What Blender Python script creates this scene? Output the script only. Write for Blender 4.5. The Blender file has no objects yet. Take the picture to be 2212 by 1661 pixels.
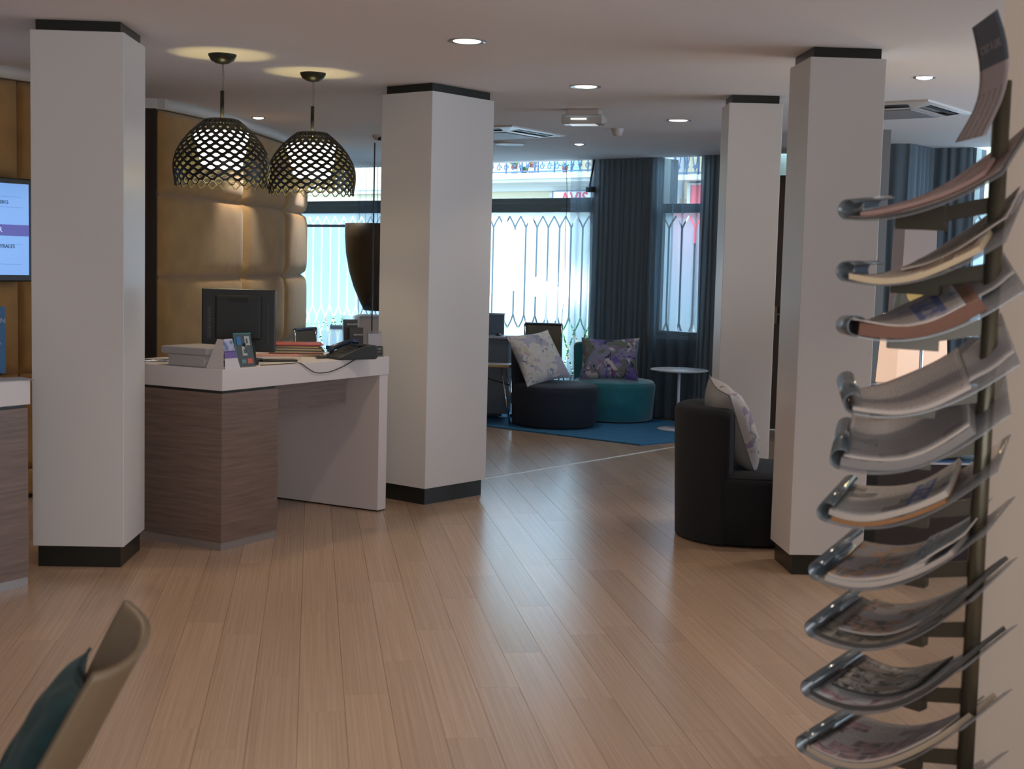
import bpy, bmesh, math, random
from mathutils import Vector, Matrix
from math import sin, cos, pi, radians as R
random.seed(7)
S = bpy.context.scene
COL = S.collection

# ------------------------------------------------------------ camera
PITCH, ROLL, FPX, HC = 0.088093, 0.025151, 2967.3, 1.5
_c, _s, _cr, _sr = cos(PITCH), sin(PITCH), cos(ROLL), sin(ROLL)
V_F = Vector((0, _c, -_s)); _u0 = Vector((0, _s, _c)); _r0 = Vector((1, 0, 0))
V_R = _cr * _r0 + _sr * _u0; V_U = -_sr * _r0 + _cr * _u0
cam = bpy.data.cameras.new('camera'); cam.sensor_width = 36; cam.lens = 36 * FPX / 2212
cam.clip_start = .05; cam.clip_end = 200
cam.dof.use_dof = True; cam.dof.focus_distance = 10.5; cam.dof.aperture_fstop = 5.6
co = bpy.data.objects.new('camera', cam); COL.objects.link(co)
m = Matrix((V_R, V_U, -V_F)).transposed().to_4x4(); m.translation = Vector((0, 0, HC)); co.matrix_world = m
S.camera = co
# ------------------------------------------------------------ exposure, world, sun, lights
S.view_settings.view_transform = 'Standard'; S.view_settings.look = 'None'
S.view_settings.gamma = 1; S.view_settings.use_curve_mapping = False
S.view_settings.exposure = 0.0
cy = S.cycles
cy.use_denoising = True; cy.adaptive_threshold = .015; cy.max_bounces = 9; cy.diffuse_bounces = 4; cy.glossy_bounces = 4
cy.transmission_bounces = 6; cy.transparent_max_bounces = 24; cy.sample_clamp_indirect = 10
cy.caustics_reflective = False; cy.caustics_refractive = False; cy.blur_glossy = 1.0
W = bpy.data.worlds.new('world'); S.world = W; W.use_nodes = True
bg = W.node_tree.nodes['Background']; bg.inputs[0].default_value = (0.52, 0.76, 1.0, 1); bg.inputs[1].default_value = 8.5

def light(kind, name, loc, power, color=(1, 1, 1), rot=(0, 0, 0), parent=None, **k):
    l = bpy.data.lights.new(name, kind); l.energy = power; l.color = color
    for a, b in k.items(): setattr(l, a, b)
    o = bpy.data.objects.new(name, l); COL.objects.link(o); o.location = loc; o.rotation_euler = rot
    if parent: o.parent = parent
    return o
sun = light('SUN', 'sun', (0, 0, 20), 2.6, (1, .93, .82), angle=R(2))
sun.rotation_euler = Vector((0.55, 0.62, -0.75)).to_track_quat('-Z', 'Y').to_euler()

# assumed daylight, added area light before the solid wall behind the photographer
light('AREA', 'assumed_daylight_behind', (2.0, -1.3, 1.55), 136, (.84, .92, 1.0), (R(90), 0, 0), shape='RECTANGLE', size=5.5, size_y=1.9)
# assumed side daylight, area light added at the windowless right wall, outside the frame
light('AREA', 'assumed_daylight_right', (5.9, 7.3, 1.35), 125, (.60, .79, 1.0), (R(90), 0, R(90)), shape='RECTANGLE', size=4.6, size_y=1.9)
WARM = (1.0, .81, .65); COOL = (.80, .88, 1.0)
H = 2.568
# window wall frame
WA = R(-38.7); W0 = Vector((1.423, 13.656, 0)); WE = Vector((cos(WA), sin(WA), 0)); WN = Vector((-sin(WA), cos(WA), 0))
def wpt(s, z, off=0.0): return W0 + WE * s + WN * off + Vector((0, 0, z))
# added blue fill light for the far zone, before solid wall right of the frame
light('AREA', 'fill_far', wpt(4.9, 1.4, -.12), 18, (.45, .70, 1.0), (R(90), 0, WA), shape='RECTANGLE', size=1.7, size_y=1.9)

# ------------------------------------------------------------ materials
MATS = {}
def nm(name):
    m = bpy.data.materials.new(name); m.use_nodes = True; nt = m.node_tree
    return m, nt, nt.nodes['Principled BSDF']
def M(name, col, rough=.5, metal=0, spec=.5, emit=None, es=0, trans=0, bump=0, bscale=200, var=0, vscale=3, sheen=0, coat=0):
    if name in MATS: return MATS[name]
    m, nt, b = nm(name)
    b.inputs['Base Color'].default_value = (*col, 1); b.inputs['Roughness'].default_value = rough
    b.inputs['Metallic'].default_value = metal; b.inputs['Specular IOR Level'].default_value = spec
    if trans: b.inputs['Transmission Weight'].default_value = trans
    if coat: b.inputs['Coat Weight'].default_value = coat
    if sheen: b.inputs['Sheen Weight'].default_value = sheen
    if emit: b.inputs['Emission Color'].default_value = (*emit, 1); b.inputs['Emission Strength'].default_value = es
    N = nt.nodes; L = nt.links
    if bump or var:
        tc = N.new('ShaderNodeTexCoord')
        if bump:
            n = N.new('ShaderNodeTexNoise'); n.inputs['Scale'].default_value = bscale; n.inputs['Detail'].default_value = 3
            bp = N.new('ShaderNodeBump'); bp.inputs['Strength'].default_value = bump; bp.inputs['Distance'].default_value = .002
            L.new(tc.outputs['Object'], n.inputs['Vector']); L.new(n.outputs['Fac'], bp.inputs['Height']); L.new(bp.outputs[0], b.inputs['Normal'])
        if var:
            n = N.new('ShaderNodeTexNoise'); n.inputs['Scale'].default_value = vscale; n.inputs['Detail'].default_value = 4
            mr = N.new('ShaderNodeMapRange'); mr.inputs['To Min'].default_value = 1 - var; mr.inputs['To Max'].default_value = 1 + var
            mr.inputs['From Min'].default_value = .25; mr.inputs['From Max'].default_value = .75
            mx = N.new('ShaderNodeVectorMath'); mx.operation = 'SCALE'; mx.inputs[0].default_value = col
            L.new(tc.outputs['Object'], n.inputs['Vector']); L.new(n.outputs['Fac'], mr.inputs[0]); L.new(mr.outputs[0], mx.inputs['Scale'])
            L.new(mx.outputs[0], b.inputs['Base Color'])
    MATS[name] = m; return m
def ramp(nt, pts, interp='LINEAR'):
    r = nt.nodes.new('ShaderNodeValToRGB'); r.color_ramp.interpolation = interp; el = r.color_ramp.elements
    while len(el) > 1: el.remove(el[0])
    el[0].position = pts[0][0]; el[0].color = (*pts[0][1], 1)
    for p, c in pts[1:]:
        e = el.new(p); e.color = (*c, 1)
    return r
def grain(name, c1, c2, scale, rough=.4, axis=(1, 1, 1), rand=0, bump=.05, coords='Object', rotz=0):
    """streaky timber grain: noise squeezed along the long axis"""
    m, nt, b = nm(name); N = nt.nodes; L = nt.links
    tc = N.new('ShaderNodeTexCoord'); mp = N.new('ShaderNodeMapping'); mp.inputs['Scale'].default_value = scale
    if coords == 'World':
        g = N.new('ShaderNodeNewGeometry'); mp0 = N.new('ShaderNodeMapping'); mp0.inputs['Rotation'].default_value = (0, 0, rotz)
        L.new(g.outputs['Position'], mp0.inputs[0]); src = mp0.outputs[0]
    else: src = tc.outputs['Object']
    oi = N.new('ShaderNodeObjectInfo'); ad = N.new('ShaderNodeVectorMath'); ad.operation = 'ADD'
    sc = N.new('ShaderNodeMath'); sc.operation = 'MULTIPLY'; sc.inputs[1].default_value = 40 * rand
    L.new(oi.outputs['Random'], sc.inputs[0]); L.new(src, mp.inputs[0]); L.new(mp.outputs[0], ad.inputs[0]); L.new(sc.outputs[0], ad.inputs[1])
    n = N.new('ShaderNodeTexNoise'); n.inputs['Scale'].default_value = 1; n.inputs['Detail'].default_value = 6; n.inputs['Roughness'].default_value = .6
    L.new(ad.outputs[0], n.inputs['Vector'])
    r = ramp(nt, [(.3, c1), (.7, c2)]); L.new(n.outputs['Fac'], r.inputs[0])
    out = r.outputs[0]
    if rand:
        mr = N.new('ShaderNodeMapRange'); mr.inputs['To Min'].default_value = 1 - .10 * rand; mr.inputs['To Max'].default_value = 1 + .09 * rand
        L.new(oi.outputs['Random'], mr.inputs[0]); v = N.new('ShaderNodeVectorMath'); v.operation = 'SCALE'
        L.new(out, v.inputs[0]); L.new(mr.outputs[0], v.inputs['Scale']); out = v.outputs[0]
    L.new(out, b.inputs['Base Color']); b.inputs['Roughness'].default_value = rough; b.inputs['Specular IOR Level'].default_value = .75 if 'oak' in name else .5
    bp = N.new('ShaderNodeBump'); bp.inputs['Strength'].default_value = bump; bp.inputs['Distance'].default_value = .001
    L.new(n.outputs['Fac'], bp.inputs['Height']); L.new(bp.outputs[0], b.inputs['Normal'])
    MATS[name] = m; return m

PLASTER = M('plaster', (.70, .65, .62), .75, bump=.15, bscale=160)
CEIL = M('ceiling_paint', (.80, .77, .77), .8, bump=.05, bscale=60)
PILLAR = M('pillar_laminate', (.66, .635, .62), .42, bump=.12, bscale=300)
BLACK = M('black_trim', (.012, .013, .010), .35)
WHITE = M('white_laminate', (.68, .62, .61), .3)
DARKWOOD = grain('brown_desk_laminate', (.135, .088, .070), (.225, .155, .125), (3, 3, 60), .38)
ENDWOOD = grain('dark_end_wood', (.035, .022, .014), (.055, .036, .024), (30, 30, 2), .5)
FLOORWOOD = grain('oak_plank', (.40, .265, .175), (.53, .37, .255), (26, 1.3, 1), .25, rand=1, bump=.12)
FELT = M('orange_suede', (.46, .265, .095), .85, bump=.3, bscale=500, var=.14, vscale=6, sheen=.3)
CHROME = M('chrome', (.75, .76, .8), .12, 1)
STEEL = M('brushed_steel', (.45, .43, .40), .3, 1)
BRASSPOLE = M('bronze_pole', (.10, .085, .055), .32, .6)
FRAME = M('grey_window_frame', (.17, .20, .20), .4)
DBLACK = M('black_plastic', (.012, .013, .013), .4)
GREYP = M('grey_plastic', (.34, .31, .30), .45)

# ------------------------------------------------------------ mesh helpers
def newbm(): return bmesh.new()
def box(bm, x0, x1, y0, y1, z0, z1, mat=0):
    v = [bm.verts.new(p) for p in ((x0, y0, z0), (x1, y0, z0), (x1, y1, z0), (x0, y1, z0), (x0, y0, z1), (x1, y0, z1), (x1, y1, z1), (x0, y1, z1))]
    for f in ((0, 3, 2, 1), (4, 5, 6, 7), (0, 1, 5, 4), (1, 2, 6, 5), (2, 3, 7, 6), (3, 0, 4, 7)):
        fc = bm.faces.new([v[i] for i in f]); fc.material_index = mat
    return v
def lathe(bm, prof, n=32, cap0=True, cap1=True, center=(0, 0), sx=1, sy=1):
    rings = []
    for r, z in prof:
        rings.append([bm.verts.new((center[0] + sx * r * cos(2 * pi * k / n), center[1] + sy * r * sin(2 * pi * k / n), z)) for k in range(n)])
    for a, b in zip(rings, rings[1:]):
        for k in range(n): bm.faces.new((a[k], a[(k + 1) % n], b[(k + 1) % n], b[k])).smooth = True
    if cap0: bm.faces.new(rings[0][::-1])
    if cap1: bm.faces.new(rings[-1])
def tube(bm, pts, r, n=8, caps=True):
    pts = [Vector(p) for p in pts]; rings = []
    up = Vector((0, 0, 1))
    for i, p in enumerate(pts):
        d = (pts[min(i + 1, len(pts) - 1)] - pts[max(i - 1, 0)]).normalized()
        a = d.cross(up)
        if a.length < .05: a = d.cross(Vector((1, 0, 0)))
        a.normalize(); b = a.cross(d)
        rr = r[i] if isinstance(r, (list, tuple)) else r
        rings.append([bm.verts.new(p + rr * (cos(2 * pi * k / n) * a + sin(2 * pi * k / n) * b)) for k in range(n)])
    for a, b in zip(rings, rings[1:]):
        for k in range(n): bm.faces.new((a[k], b[k], b[(k + 1) % n], a[(k + 1) % n])).smooth = True
    if caps: bm.faces.new(rings[0]); bm.faces.new(rings[-1][::-1])
def gridsurf(bm, fn, nu, nv, smooth=True, mat=0, closed=False):
    g = [[bm.verts.new(fn(i / nu, j / nv)) for j in range(nv + 1)] for i in range(nu + 1)]
    for i in range(nu):
        for j in range(nv):
            f = bm.faces.new((g[i][j], g[i + 1][j], g[i + 1][j + 1], g[i][j + 1])); f.smooth = smooth; f.material_index = mat
    return g
def prism(bm, poly, z0, z1):
    a = [bm.verts.new((x, y, z0)) for x, y in poly]; b = [bm.verts.new((x, y, z1)) for x, y in poly]
    n = len(poly); bm.faces.new(a[::-1]); bm.faces.new(b)
    for k in range(n): bm.faces.new((a[k], a[(k + 1) % n], b[(k + 1) % n], b[k]))
def sweep(bm, prof, path_fn, nu):
    """closed 2D profile prof [(a,b)] carried along path_fn(u)->(origin, A, B)"""
    rings = []
    for i in range(nu + 1):
        o, A, B = path_fn(i / nu); rings.append([bm.verts.new(o + A * a + B * b) for a, b in prof])
    n = len(prof)
    for x, y in zip(rings, rings[1:]):
        for k in range(n): bm.faces.new((x[k], x[(k + 1) % n], y[(k + 1) % n], y[k])).smooth = True
    bm.faces.new(rings[0][::-1]); bm.faces.new(rings[-1])
def obj(name, bm, mat, parent=None, loc=(0, 0, 0), rot=(0, 0, 0), bevel=0, segs=2, solid=0, label=None, kind=None, smooth=None, recalc=True):
    if recalc and len(bm.faces): bmesh.ops.recalc_face_normals(bm, faces=bm.faces)
    me = bpy.data.meshes.new(name); bm.to_mesh(me); bm.free()
    for mm in (mat if isinstance(mat, (list, tuple)) else [mat]): me.materials.append(mm)
    o = bpy.data.objects.new(name, me); COL.objects.link(o); o.location = loc; o.rotation_euler = rot
    if smooth:
        for p in me.polygons: p.use_smooth = True
    if parent: o.parent = parent
    if solid:
        md = o.modifiers.new('thickness', 'SOLIDIFY'); md.thickness = solid; md.offset = 0
    if bevel:
        md = o.modifiers.new('bevel', 'BEVEL'); md.width = bevel; md.segments = segs; md.limit_method = 'ANGLE'
    if label: o['label'] = label
    if kind: o['kind'] = kind
    return o
def thing(name, label, cat, loc=(0, 0, 0), rotz=0, group=None):
    o = bpy.data.objects.new(name, None); o.empty_display_size = .1; COL.objects.link(o); o.location = loc
    o.rotation_euler = (0, 0, rotz); o['label'] = label; o['category'] = cat
    if group: o['group'] = group
    return o
def tag(o, label, cat, group=None):
    o['label'] = label; o['category'] = cat
    if group: o['group'] = group
    return o
def struct(name, bm, mat, loc=(0, 0, 0), rot=(0, 0, 0), **k):
    o = obj(name, bm, mat, None, loc, rot, **k); o['kind'] = 'structure'; return o
def text(name, s, size, mat, parent, loc, rot, ext=.001, align='CENTER', bold=0, **k):
    cu = bpy.data.curves.new(name, 'FONT'); cu.body = s; cu.size = size; cu.extrude = ext; cu.align_x = align; cu.align_y = 'CENTER'
    cu.offset = bold; cu.resolution_u = 3
    t = bpy.data.objects.new(name, cu); COL.objects.link(t)
    me = bpy.data.meshes.new_from_object(t); bpy.data.objects.remove(t); me.materials.append(mat)
    o = bpy.data.objects.new(name, me); COL.objects.link(o); o.location = loc; o.rotation_euler = rot
    if parent: o.parent = parent
    return o
def copy_tree(o, parent=None, link=True):
    c = o.copy(); COL.objects.link(c)
    if parent: c.parent = parent
    for ch in list(o.children): copy_tree(ch, c)
    return c

# ============================================================ STRUCTURE
ROOM = [(-4.2, -1.5), (6, -1.5), (6, 9.99), (-4.2, 18.16)]
# ---- floor and its planks
bm = newbm(); prism(bm, [(-4.2, -1.5), (6, -1.5), (6, 10.4), (-4.2, 18.57)], -.2, -.010)
floor = struct('floor', bm, M('subfloor', (.05, .035, .025), .9))
PD = R(-8.345); FX = Vector((cos(-PD) * 1, 0, 0))
pq = Vector((cos(R(8.345)), sin(R(8.345)), 0)); pd = Vector((-sin(R(8.345)), cos(R(8.345)), 0))
PW, PL = .1548, 1.29
def proj(p):
    q = Vector(p) - Vector((0, 0, HC)); z = q.dot(V_F)
    if z < .3: return None
    return 1106 + FPX * q.dot(V_R) / z, 830.5 - FPX * q.dot(V_U) / z, z
bm = newbm(); b_ = .0012
v = []
for x0, x1, y0, y1, z in ((-.5, .5, -.5, .5, -.010), (-.5 + .004, .5 - .004, -.5 + .0005, .5 - .0005, 0)):
    v.append([bm.verts.new(p) for p in ((x0, y0, z), (x1, y0, z), (x1, y1, z), (x0, y1, z))])
bm.faces.new(v[1])
for k in range(4): bm.faces.new((v[0][k], v[0][(k + 1) % 4], v[1][(k + 1) % 4], v[1][k]))
pm = bpy.data.meshes.new('floor_plank'); bm.to_mesh(pm); bm.free(); pm.materials.append(FLOORWOOD)
def inroom(p): 
    return -4.2 < p.x < 6 and p.y > -1.5 and (p - W0).dot(WN) < 0.0
planks = []
for i in range(-50, 60):
    offs = random.random() * PL
    for j in range(-6, 18):
        u = i * PW - .0304 + PW / 2; w = j * PL + offs
        c = pq * u + pd * w
        a0, a1 = c - pd * PL / 2, c + pd * PL / 2
        i0, i1 = inroom(a0), inroom(a1)
        if not (i0 or i1): continue
        L_ = PL
        if not (i0 and i1):                       # trim the plank at the wall
            t0, t1 = (0, 1)
            ts = [t for t in [k / 20 for k in range(21)] if inroom(a0.lerp(a1, t))]
            t0, t1 = min(ts), max(ts)
            if t1 - t0 < .1: continue
            c = a0.lerp(a1, (t0 + t1) / 2); L_ = PL * (t1 - t0)
        vis = 0
        pr = [proj(c + pd * d) for d in (-L_ / 2, -L_ / 4, 0, L_ / 4, L_ / 2)]
        if any(q and -40 < q[0] < 2250 and 850 < q[1] < 1700 for q in pr):
            z = min(q[2] for q in pr if q); vis = 1 / z ** 2
        planks.append((vis, c, L_))
planks.sort(key=lambda t: -t[0])
for vis, c, L_ in planks[:298]:
    o = bpy.data.objects.new('floor_plank', pm); COL.objects.link(o); o.parent = floor
    o.location = c; o.rotation_euler = (0, 0, R(8.345)); o.scale = (PW, L_, 1)
bm = newbm()
for vis, c, L_ in planks[298:]:
    q = [c + pq * (sx * (PW / 2 - .0006)) + pd * (sy * (L_ / 2 - .0006)) for sx, sy in ((-1, -1), (1, -1), (1, 1), (-1, 1))]
    a = [bm.verts.new((p.x, p.y, 0)) for p in q]; b = [bm.verts.new((p.x, p.y, -.010)) for p in q]
    bm.faces.new(a)
    for k in range(4): bm.faces.new((b[k], b[(k + 1) % 4], a[(k + 1) % 4], a[k]))
FLOORFAR = grain('oak_plank_far', (.40, .265, .175), (.53, .37, .255), (26, 1.3, 1), .25, bump=.12, coords='World', rotz=-R(8.345))
obj('floor_planks', bm, FLOORFAR, floor, kind='stuff')
# ---- metal joint strip across the floor
bm = newbm(); pts = [(-.6, 8.87), (-.167, 9.453), (.465, 10.268), (1.42, 11.48), (2.2, 12.45)]
for a, b in zip(pts, pts[1:]):
    a, b = Vector((*a, 0)), Vector((*b, 0)); n_ = (b - a).normalized().cross(Vector((0, 0, 1))) * .011
    vv = [bm.verts.new(p + Vector((0, 0, .003))) for p in (a + n_, b + n_, b - n_, a - n_)]
    ww = [bm.verts.new(p + Vector((0, 0, -.001))) for p in (a + n_, b + n_, b - n_, a - n_)]
    bm.faces.new(vv)
    for k in range(4): bm.faces.new((ww[k], ww[(k + 1) % 4], vv[(k + 1) % 4], vv[k]))
struct('trim_1', bm, M('pale_strip', (.72, .70, .66), .35))
# ---- ceiling
bm = newbm(); prism(bm, ROOM, H, H + .35); struct('ceiling', bm, CEIL)
# ---- enclosing walls
bm = newbm(); box(bm, -4.4, -4.2, -1.5, 18.3, 0, H); struct('wall_left', bm, PLASTER)
bm = newbm(); box(bm, -4.4, 6.2, -1.7, -1.5, 0, H); struct('wall_back', bm, PLASTER)
bm = newbm(); box(bm, 6, 6.2, -1.5, 9.9, 0, H); struct('wall_right', bm, PLASTER)
bm = newbm(); prism(bm, [(1.376, 4.0), (6, 4.0), (6, 4.3), (1.52, 4.3)], 0, H); struct('wall_near', bm, M('beige_wall', (.46, .365, .29), .7, bump=.1, bscale=120))
bm = newbm(); box(bm, 2.62, 2.80, 10.45, 10.75, 0, H); struct('wall_end', bm, M('grey_wall', (.20, .19, .18), .7))
# ---- window wall
DW = M('dark_wall', (.045, .052, .058), .8)
segs = [(-8.2, -6.2, 0, H), (-6.2, -3.75, 0, .12), (-3.75, -2.75, 0, H), (-2.75, -.79, 0, .06), (-.79, 0, 0, H), (0, .5, 0, .84),
        (.5, 1.14, 0, H), (2.02, 3.10, 0, H), (3.10, 3.95, 0, .94), (3.95, 5.9, 0, H)]
bm = newbm()
for s0, s1, z0, z1 in segs: box(bm, s0, s1, .0, .30, z0 - (.009 if z0 == 0 else 0), z1)
struct('wall_front', bm, DW, W0, (0, 0, WA))

# film with clear lancet lines
def film_mat():
    m = bpy.data.materials.new('frosted_film'); m.use_nodes = True; nt = m.node_tree; N = nt.nodes; L = nt.links; N.clear()
    out = N.new('ShaderNodeOutputMaterial'); tc = N.new('ShaderNodeTexCoord'); sp = N.new('ShaderNodeSeparateXYZ')
    L.new(tc.outputs['Object'], sp.inputs[0])
    def mth(op, a, b=None, c=None):
        n = N.new('ShaderNodeMath'); n.operation = op
        for i, x in enumerate((a, b, c)):
            if x is None: continue
            if hasattr(x, 'links'): L.new(x, n.inputs[i])
            else: n.inputs[i].default_value = x
        return n.outputs[0]
    P = .150
    u = mth('PINGPONG', mth('ADD', sp.outputs[0], 1.127), P / 2)   # 0 at a stem, P/2 midway
    z = sp.outputs[2]
    zn = mth('DIVIDE', z, 2.1)
    fc = N.new('ShaderNodeFloatCurve'); cu = fc.mapping.curves[0]
    pts = [(0, 0), (.10, 0), (.385, 1), (.585, 0), (.60, 0), (.80, 1), (.92, .12), (.97, 0), (1.90, 0), (1.93, .25), (1.96, .55), (2.01, 1), (2.1, 1)]
    pts = [(0, .2), (.17, 0), (.27, .45), (.385, 1), (.50, .3), (.585, 0), (.68, .42), (.80, 1), (.88, .35), (.95, 0), (1.88, 0), (1.925, .3), (2.0, 1), (2.1, 1)]
    cu.points[0].location = (pts[0][0] / 2.1, pts[0][1]); cu.points[1].location = (1, 1)
    for a, b in pts[1:-1]:
        p = cu.points.new(a / 2.1, b)
    for p in cu.points: p.handle_type = 'VECTOR'
    fc.mapping.update()
    L.new(zn, fc.inputs['Value'])
    g = mth('MULTIPLY', fc.outputs[0], P / 2)
    d = mth('ABSOLUTE', mth('SUBTRACT', u, g))
    line = mth('LESS_THAN', d, .0112)
    below = mth('LESS_THAN', z, 2.005)
    mask = mth('MULTIPLY', line, below)
    tr = N.new('ShaderNodeBsdfTransparent'); tl = N.new('ShaderNodeBsdfTranslucent'); tl.inputs[0].default_value = (.74, .86, .96, 1)
    rf = N.new('ShaderNodeBsdfRefraction'); rf.inputs['Roughness'].default_value = .55; rf.inputs['IOR'].default_value = 1.25; rf.inputs[0].default_value = (.84, .94, 1, 1)
    mx = N.new('ShaderNodeMixShader'); mx.inputs[0].default_value = .42; L.new(tl.outputs[0], mx.inputs[1]); L.new(rf.outputs[0], mx.inputs[2])
    m2 = N.new('ShaderNodeMixShader'); L.new(mask, m2.inputs[0]); L.new(mx.outputs[0], m2.inputs[1]); L.new(tr.outputs[0], m2.inputs[2])
    L.new(m2.outputs[0], out.inputs[0]); return m
FILM = film_mat()
def glass_mat():
    m = bpy.data.materials.new('window_glass'); m.use_nodes = True; nt = m.node_tree; N = nt.nodes; L = nt.links; N.clear()
    out = N.new('ShaderNodeOutputMaterial'); tr = N.new('ShaderNodeBsdfTransparent'); tr.inputs[0].default_value = (.93, .97, .98, 1)
    gl = N.new('ShaderNodeBsdfGlossy'); gl.inputs['Roughness'].default_value = .02
    fr = N.new('ShaderNodeFresnel'); fr.inputs[0].default_value = 1.45
    gm = N.new('ShaderNodeNewGeometry'); iv = N.new('ShaderNodeMath'); iv.operation = 'SUBTRACT'; iv.inputs[0].default_value = 1; L.new(gm.outputs['Backfacing'], iv.inputs[1])
    ml = N.new('ShaderNodeMath'); ml.operation = 'MULTIPLY'; L.new(fr.outputs[0], ml.inputs[0]); L.new(iv.outputs[0], ml.inputs[1])
    mx = N.new('ShaderNodeMixShader'); L.new(ml.outputs[0], mx.inputs[0]); L.new(tr.outputs[0], mx.inputs[1]); L.new(gl.outputs[0], mx.inputs[2])
    L.new(mx.outputs[0], out.inputs[0]); return m
GLASS = glass_mat()
def window(name, s0, s1, z0, trz0, trz1, zt, film=True, mull=()):
    w = newbm(); t = .045
    box(w, s0 - .01, s0 + t * .6, .0, .12, z0, zt); box(w, s1 - t * .6, s1 + .01, .0, .12, z0, zt)
    box(w, s0, s1, .0, .12, z0 - .02, z0 + .03)
    for q in mull: box(w, q - .02, q + .02, .0, .1, z0, trz0)
    root = struct(name, w, FRAME, W0, (0, 0, WA), bevel=.004)
    b = newbm(); box(b, s0, s1, -.03, .13, trz0, trz0 + (trz1 - trz0) * .66); box(b, s0, s1, -.015, .13, trz0 + (trz1 - trz0) * .66, trz1)
    obj('transom', b, FRAME, root, bevel=.004)
    b = newbm(); box(b, s0, s1, .06, .068, z0, trz0); obj('pane', b, GLASS, root)
    b = newbm(); box(b, s0, s1, .06, .068, trz1, zt + .3); obj('pane', b, GLASS, root)
    if film:
        b = newbm(); vv = [b.verts.new(p) for p in ((s0, .052, z0), (s1, .052, z0), (s1, .052, trz0), (s0, .052, trz0))]; b.faces.new(vv)
        f = obj('frosted_film', b, FILM, root, label='frosted film with clear pointed-arch lines')
    return root
w1 = window('window_1', -6.2, -3.75, .12, 2.04, 2.185, H)
w2 = window('window_2', -2.75, -.79, .06, 2.04, 2.19, H)
b = newbm(); box(b, -1.20, -.95, -.036, -.03, 2.055, 2.085); obj('door_closer_plate', b, M('plate', (.22, .27, .32), .4), w2)
w3 = window('window_3', 0, .5, .84, 2.03, 2.12, H)
w4 = window('window_4', 3.10, 3.95, .94, 2.03, 2.13, H, mull=(3.5,))
# sill of the narrow window
bm = newbm(); box(bm, -.05, .56, -.03, .05, .79, .83); struct('trim_2', bm, FRAME, W0, (0, 0, WA), bevel=.004)
# ---- door with transom light, between the far pillars
bm = newbm(); box(bm, 1.14, 1.20, -.02, .1, 0, H); box(bm, 1.96, 2.02, -.02, .1, 0, H); box(bm, 1.14, 2.02, -.02, .1, 2.30, 2.37)
door = struct('door_1', bm, M('door_frame', (.10, .085, .07), .5), W0, (0, 0, WA))
b = newbm(); box(b, 1.20, 1.96, .0, .05, .01, 2.30); obj('leaf', b, M('door_leaf', (.16, .125, .10), .5), door)
b = newbm(); box(b, 1.20, 1.96, .03, .04, 2.37, H); obj('pane', b, M('green_tint_glass', (.62, .82, .75), .6, trans=.6), door)
b = newbm(); box(b, 1.30, 1.34, -.03, 0, 1.0, 1.16); tube(b, [(1.32, -.03, 1.09), (1.32, -.07, 1.09), (1.44, -.07, 1.09)], .009); obj('door_handle', b, STEEL, door)

# ---- pillars
PILL = [(-1.835, 6.465, R(2.36), 'R', .429, .44), (-.52, 8.357, R(-38.8), 'R', .42, .581), (1.294, 8.579, R(.14), 'L', .297, .332), (1.387, 6.675, R(2.99), 'L', .391, .369)]
for k, (x, y, a, side, wL, wR) in enumerate(PILL):
    # local frame: origin at the near corner, x along the front face, y away
    if side == 'R': x0, x1, y1 = -wL, 0, wR
    else: x0, x1, y1 = 0, wR, wL
    bm = newbm(); box(bm, x0, x1, 0, y1, .1018, H - .0496)
    p = struct('pillar', bm, PILLAR, (x, y, 0), (0, 0, a), bevel=.003, segs=2)
    i = .0202
    b = newbm(); box(b, x0 + i, x1 - i, i, y1 - i, H - .055, H); obj('top_band', b, BLACK, p)
    b = newbm(); box(b, x0 + i, x1 - i, i, y1 - i, 0, .108); obj('plinth', b, BLACK, p)

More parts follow.
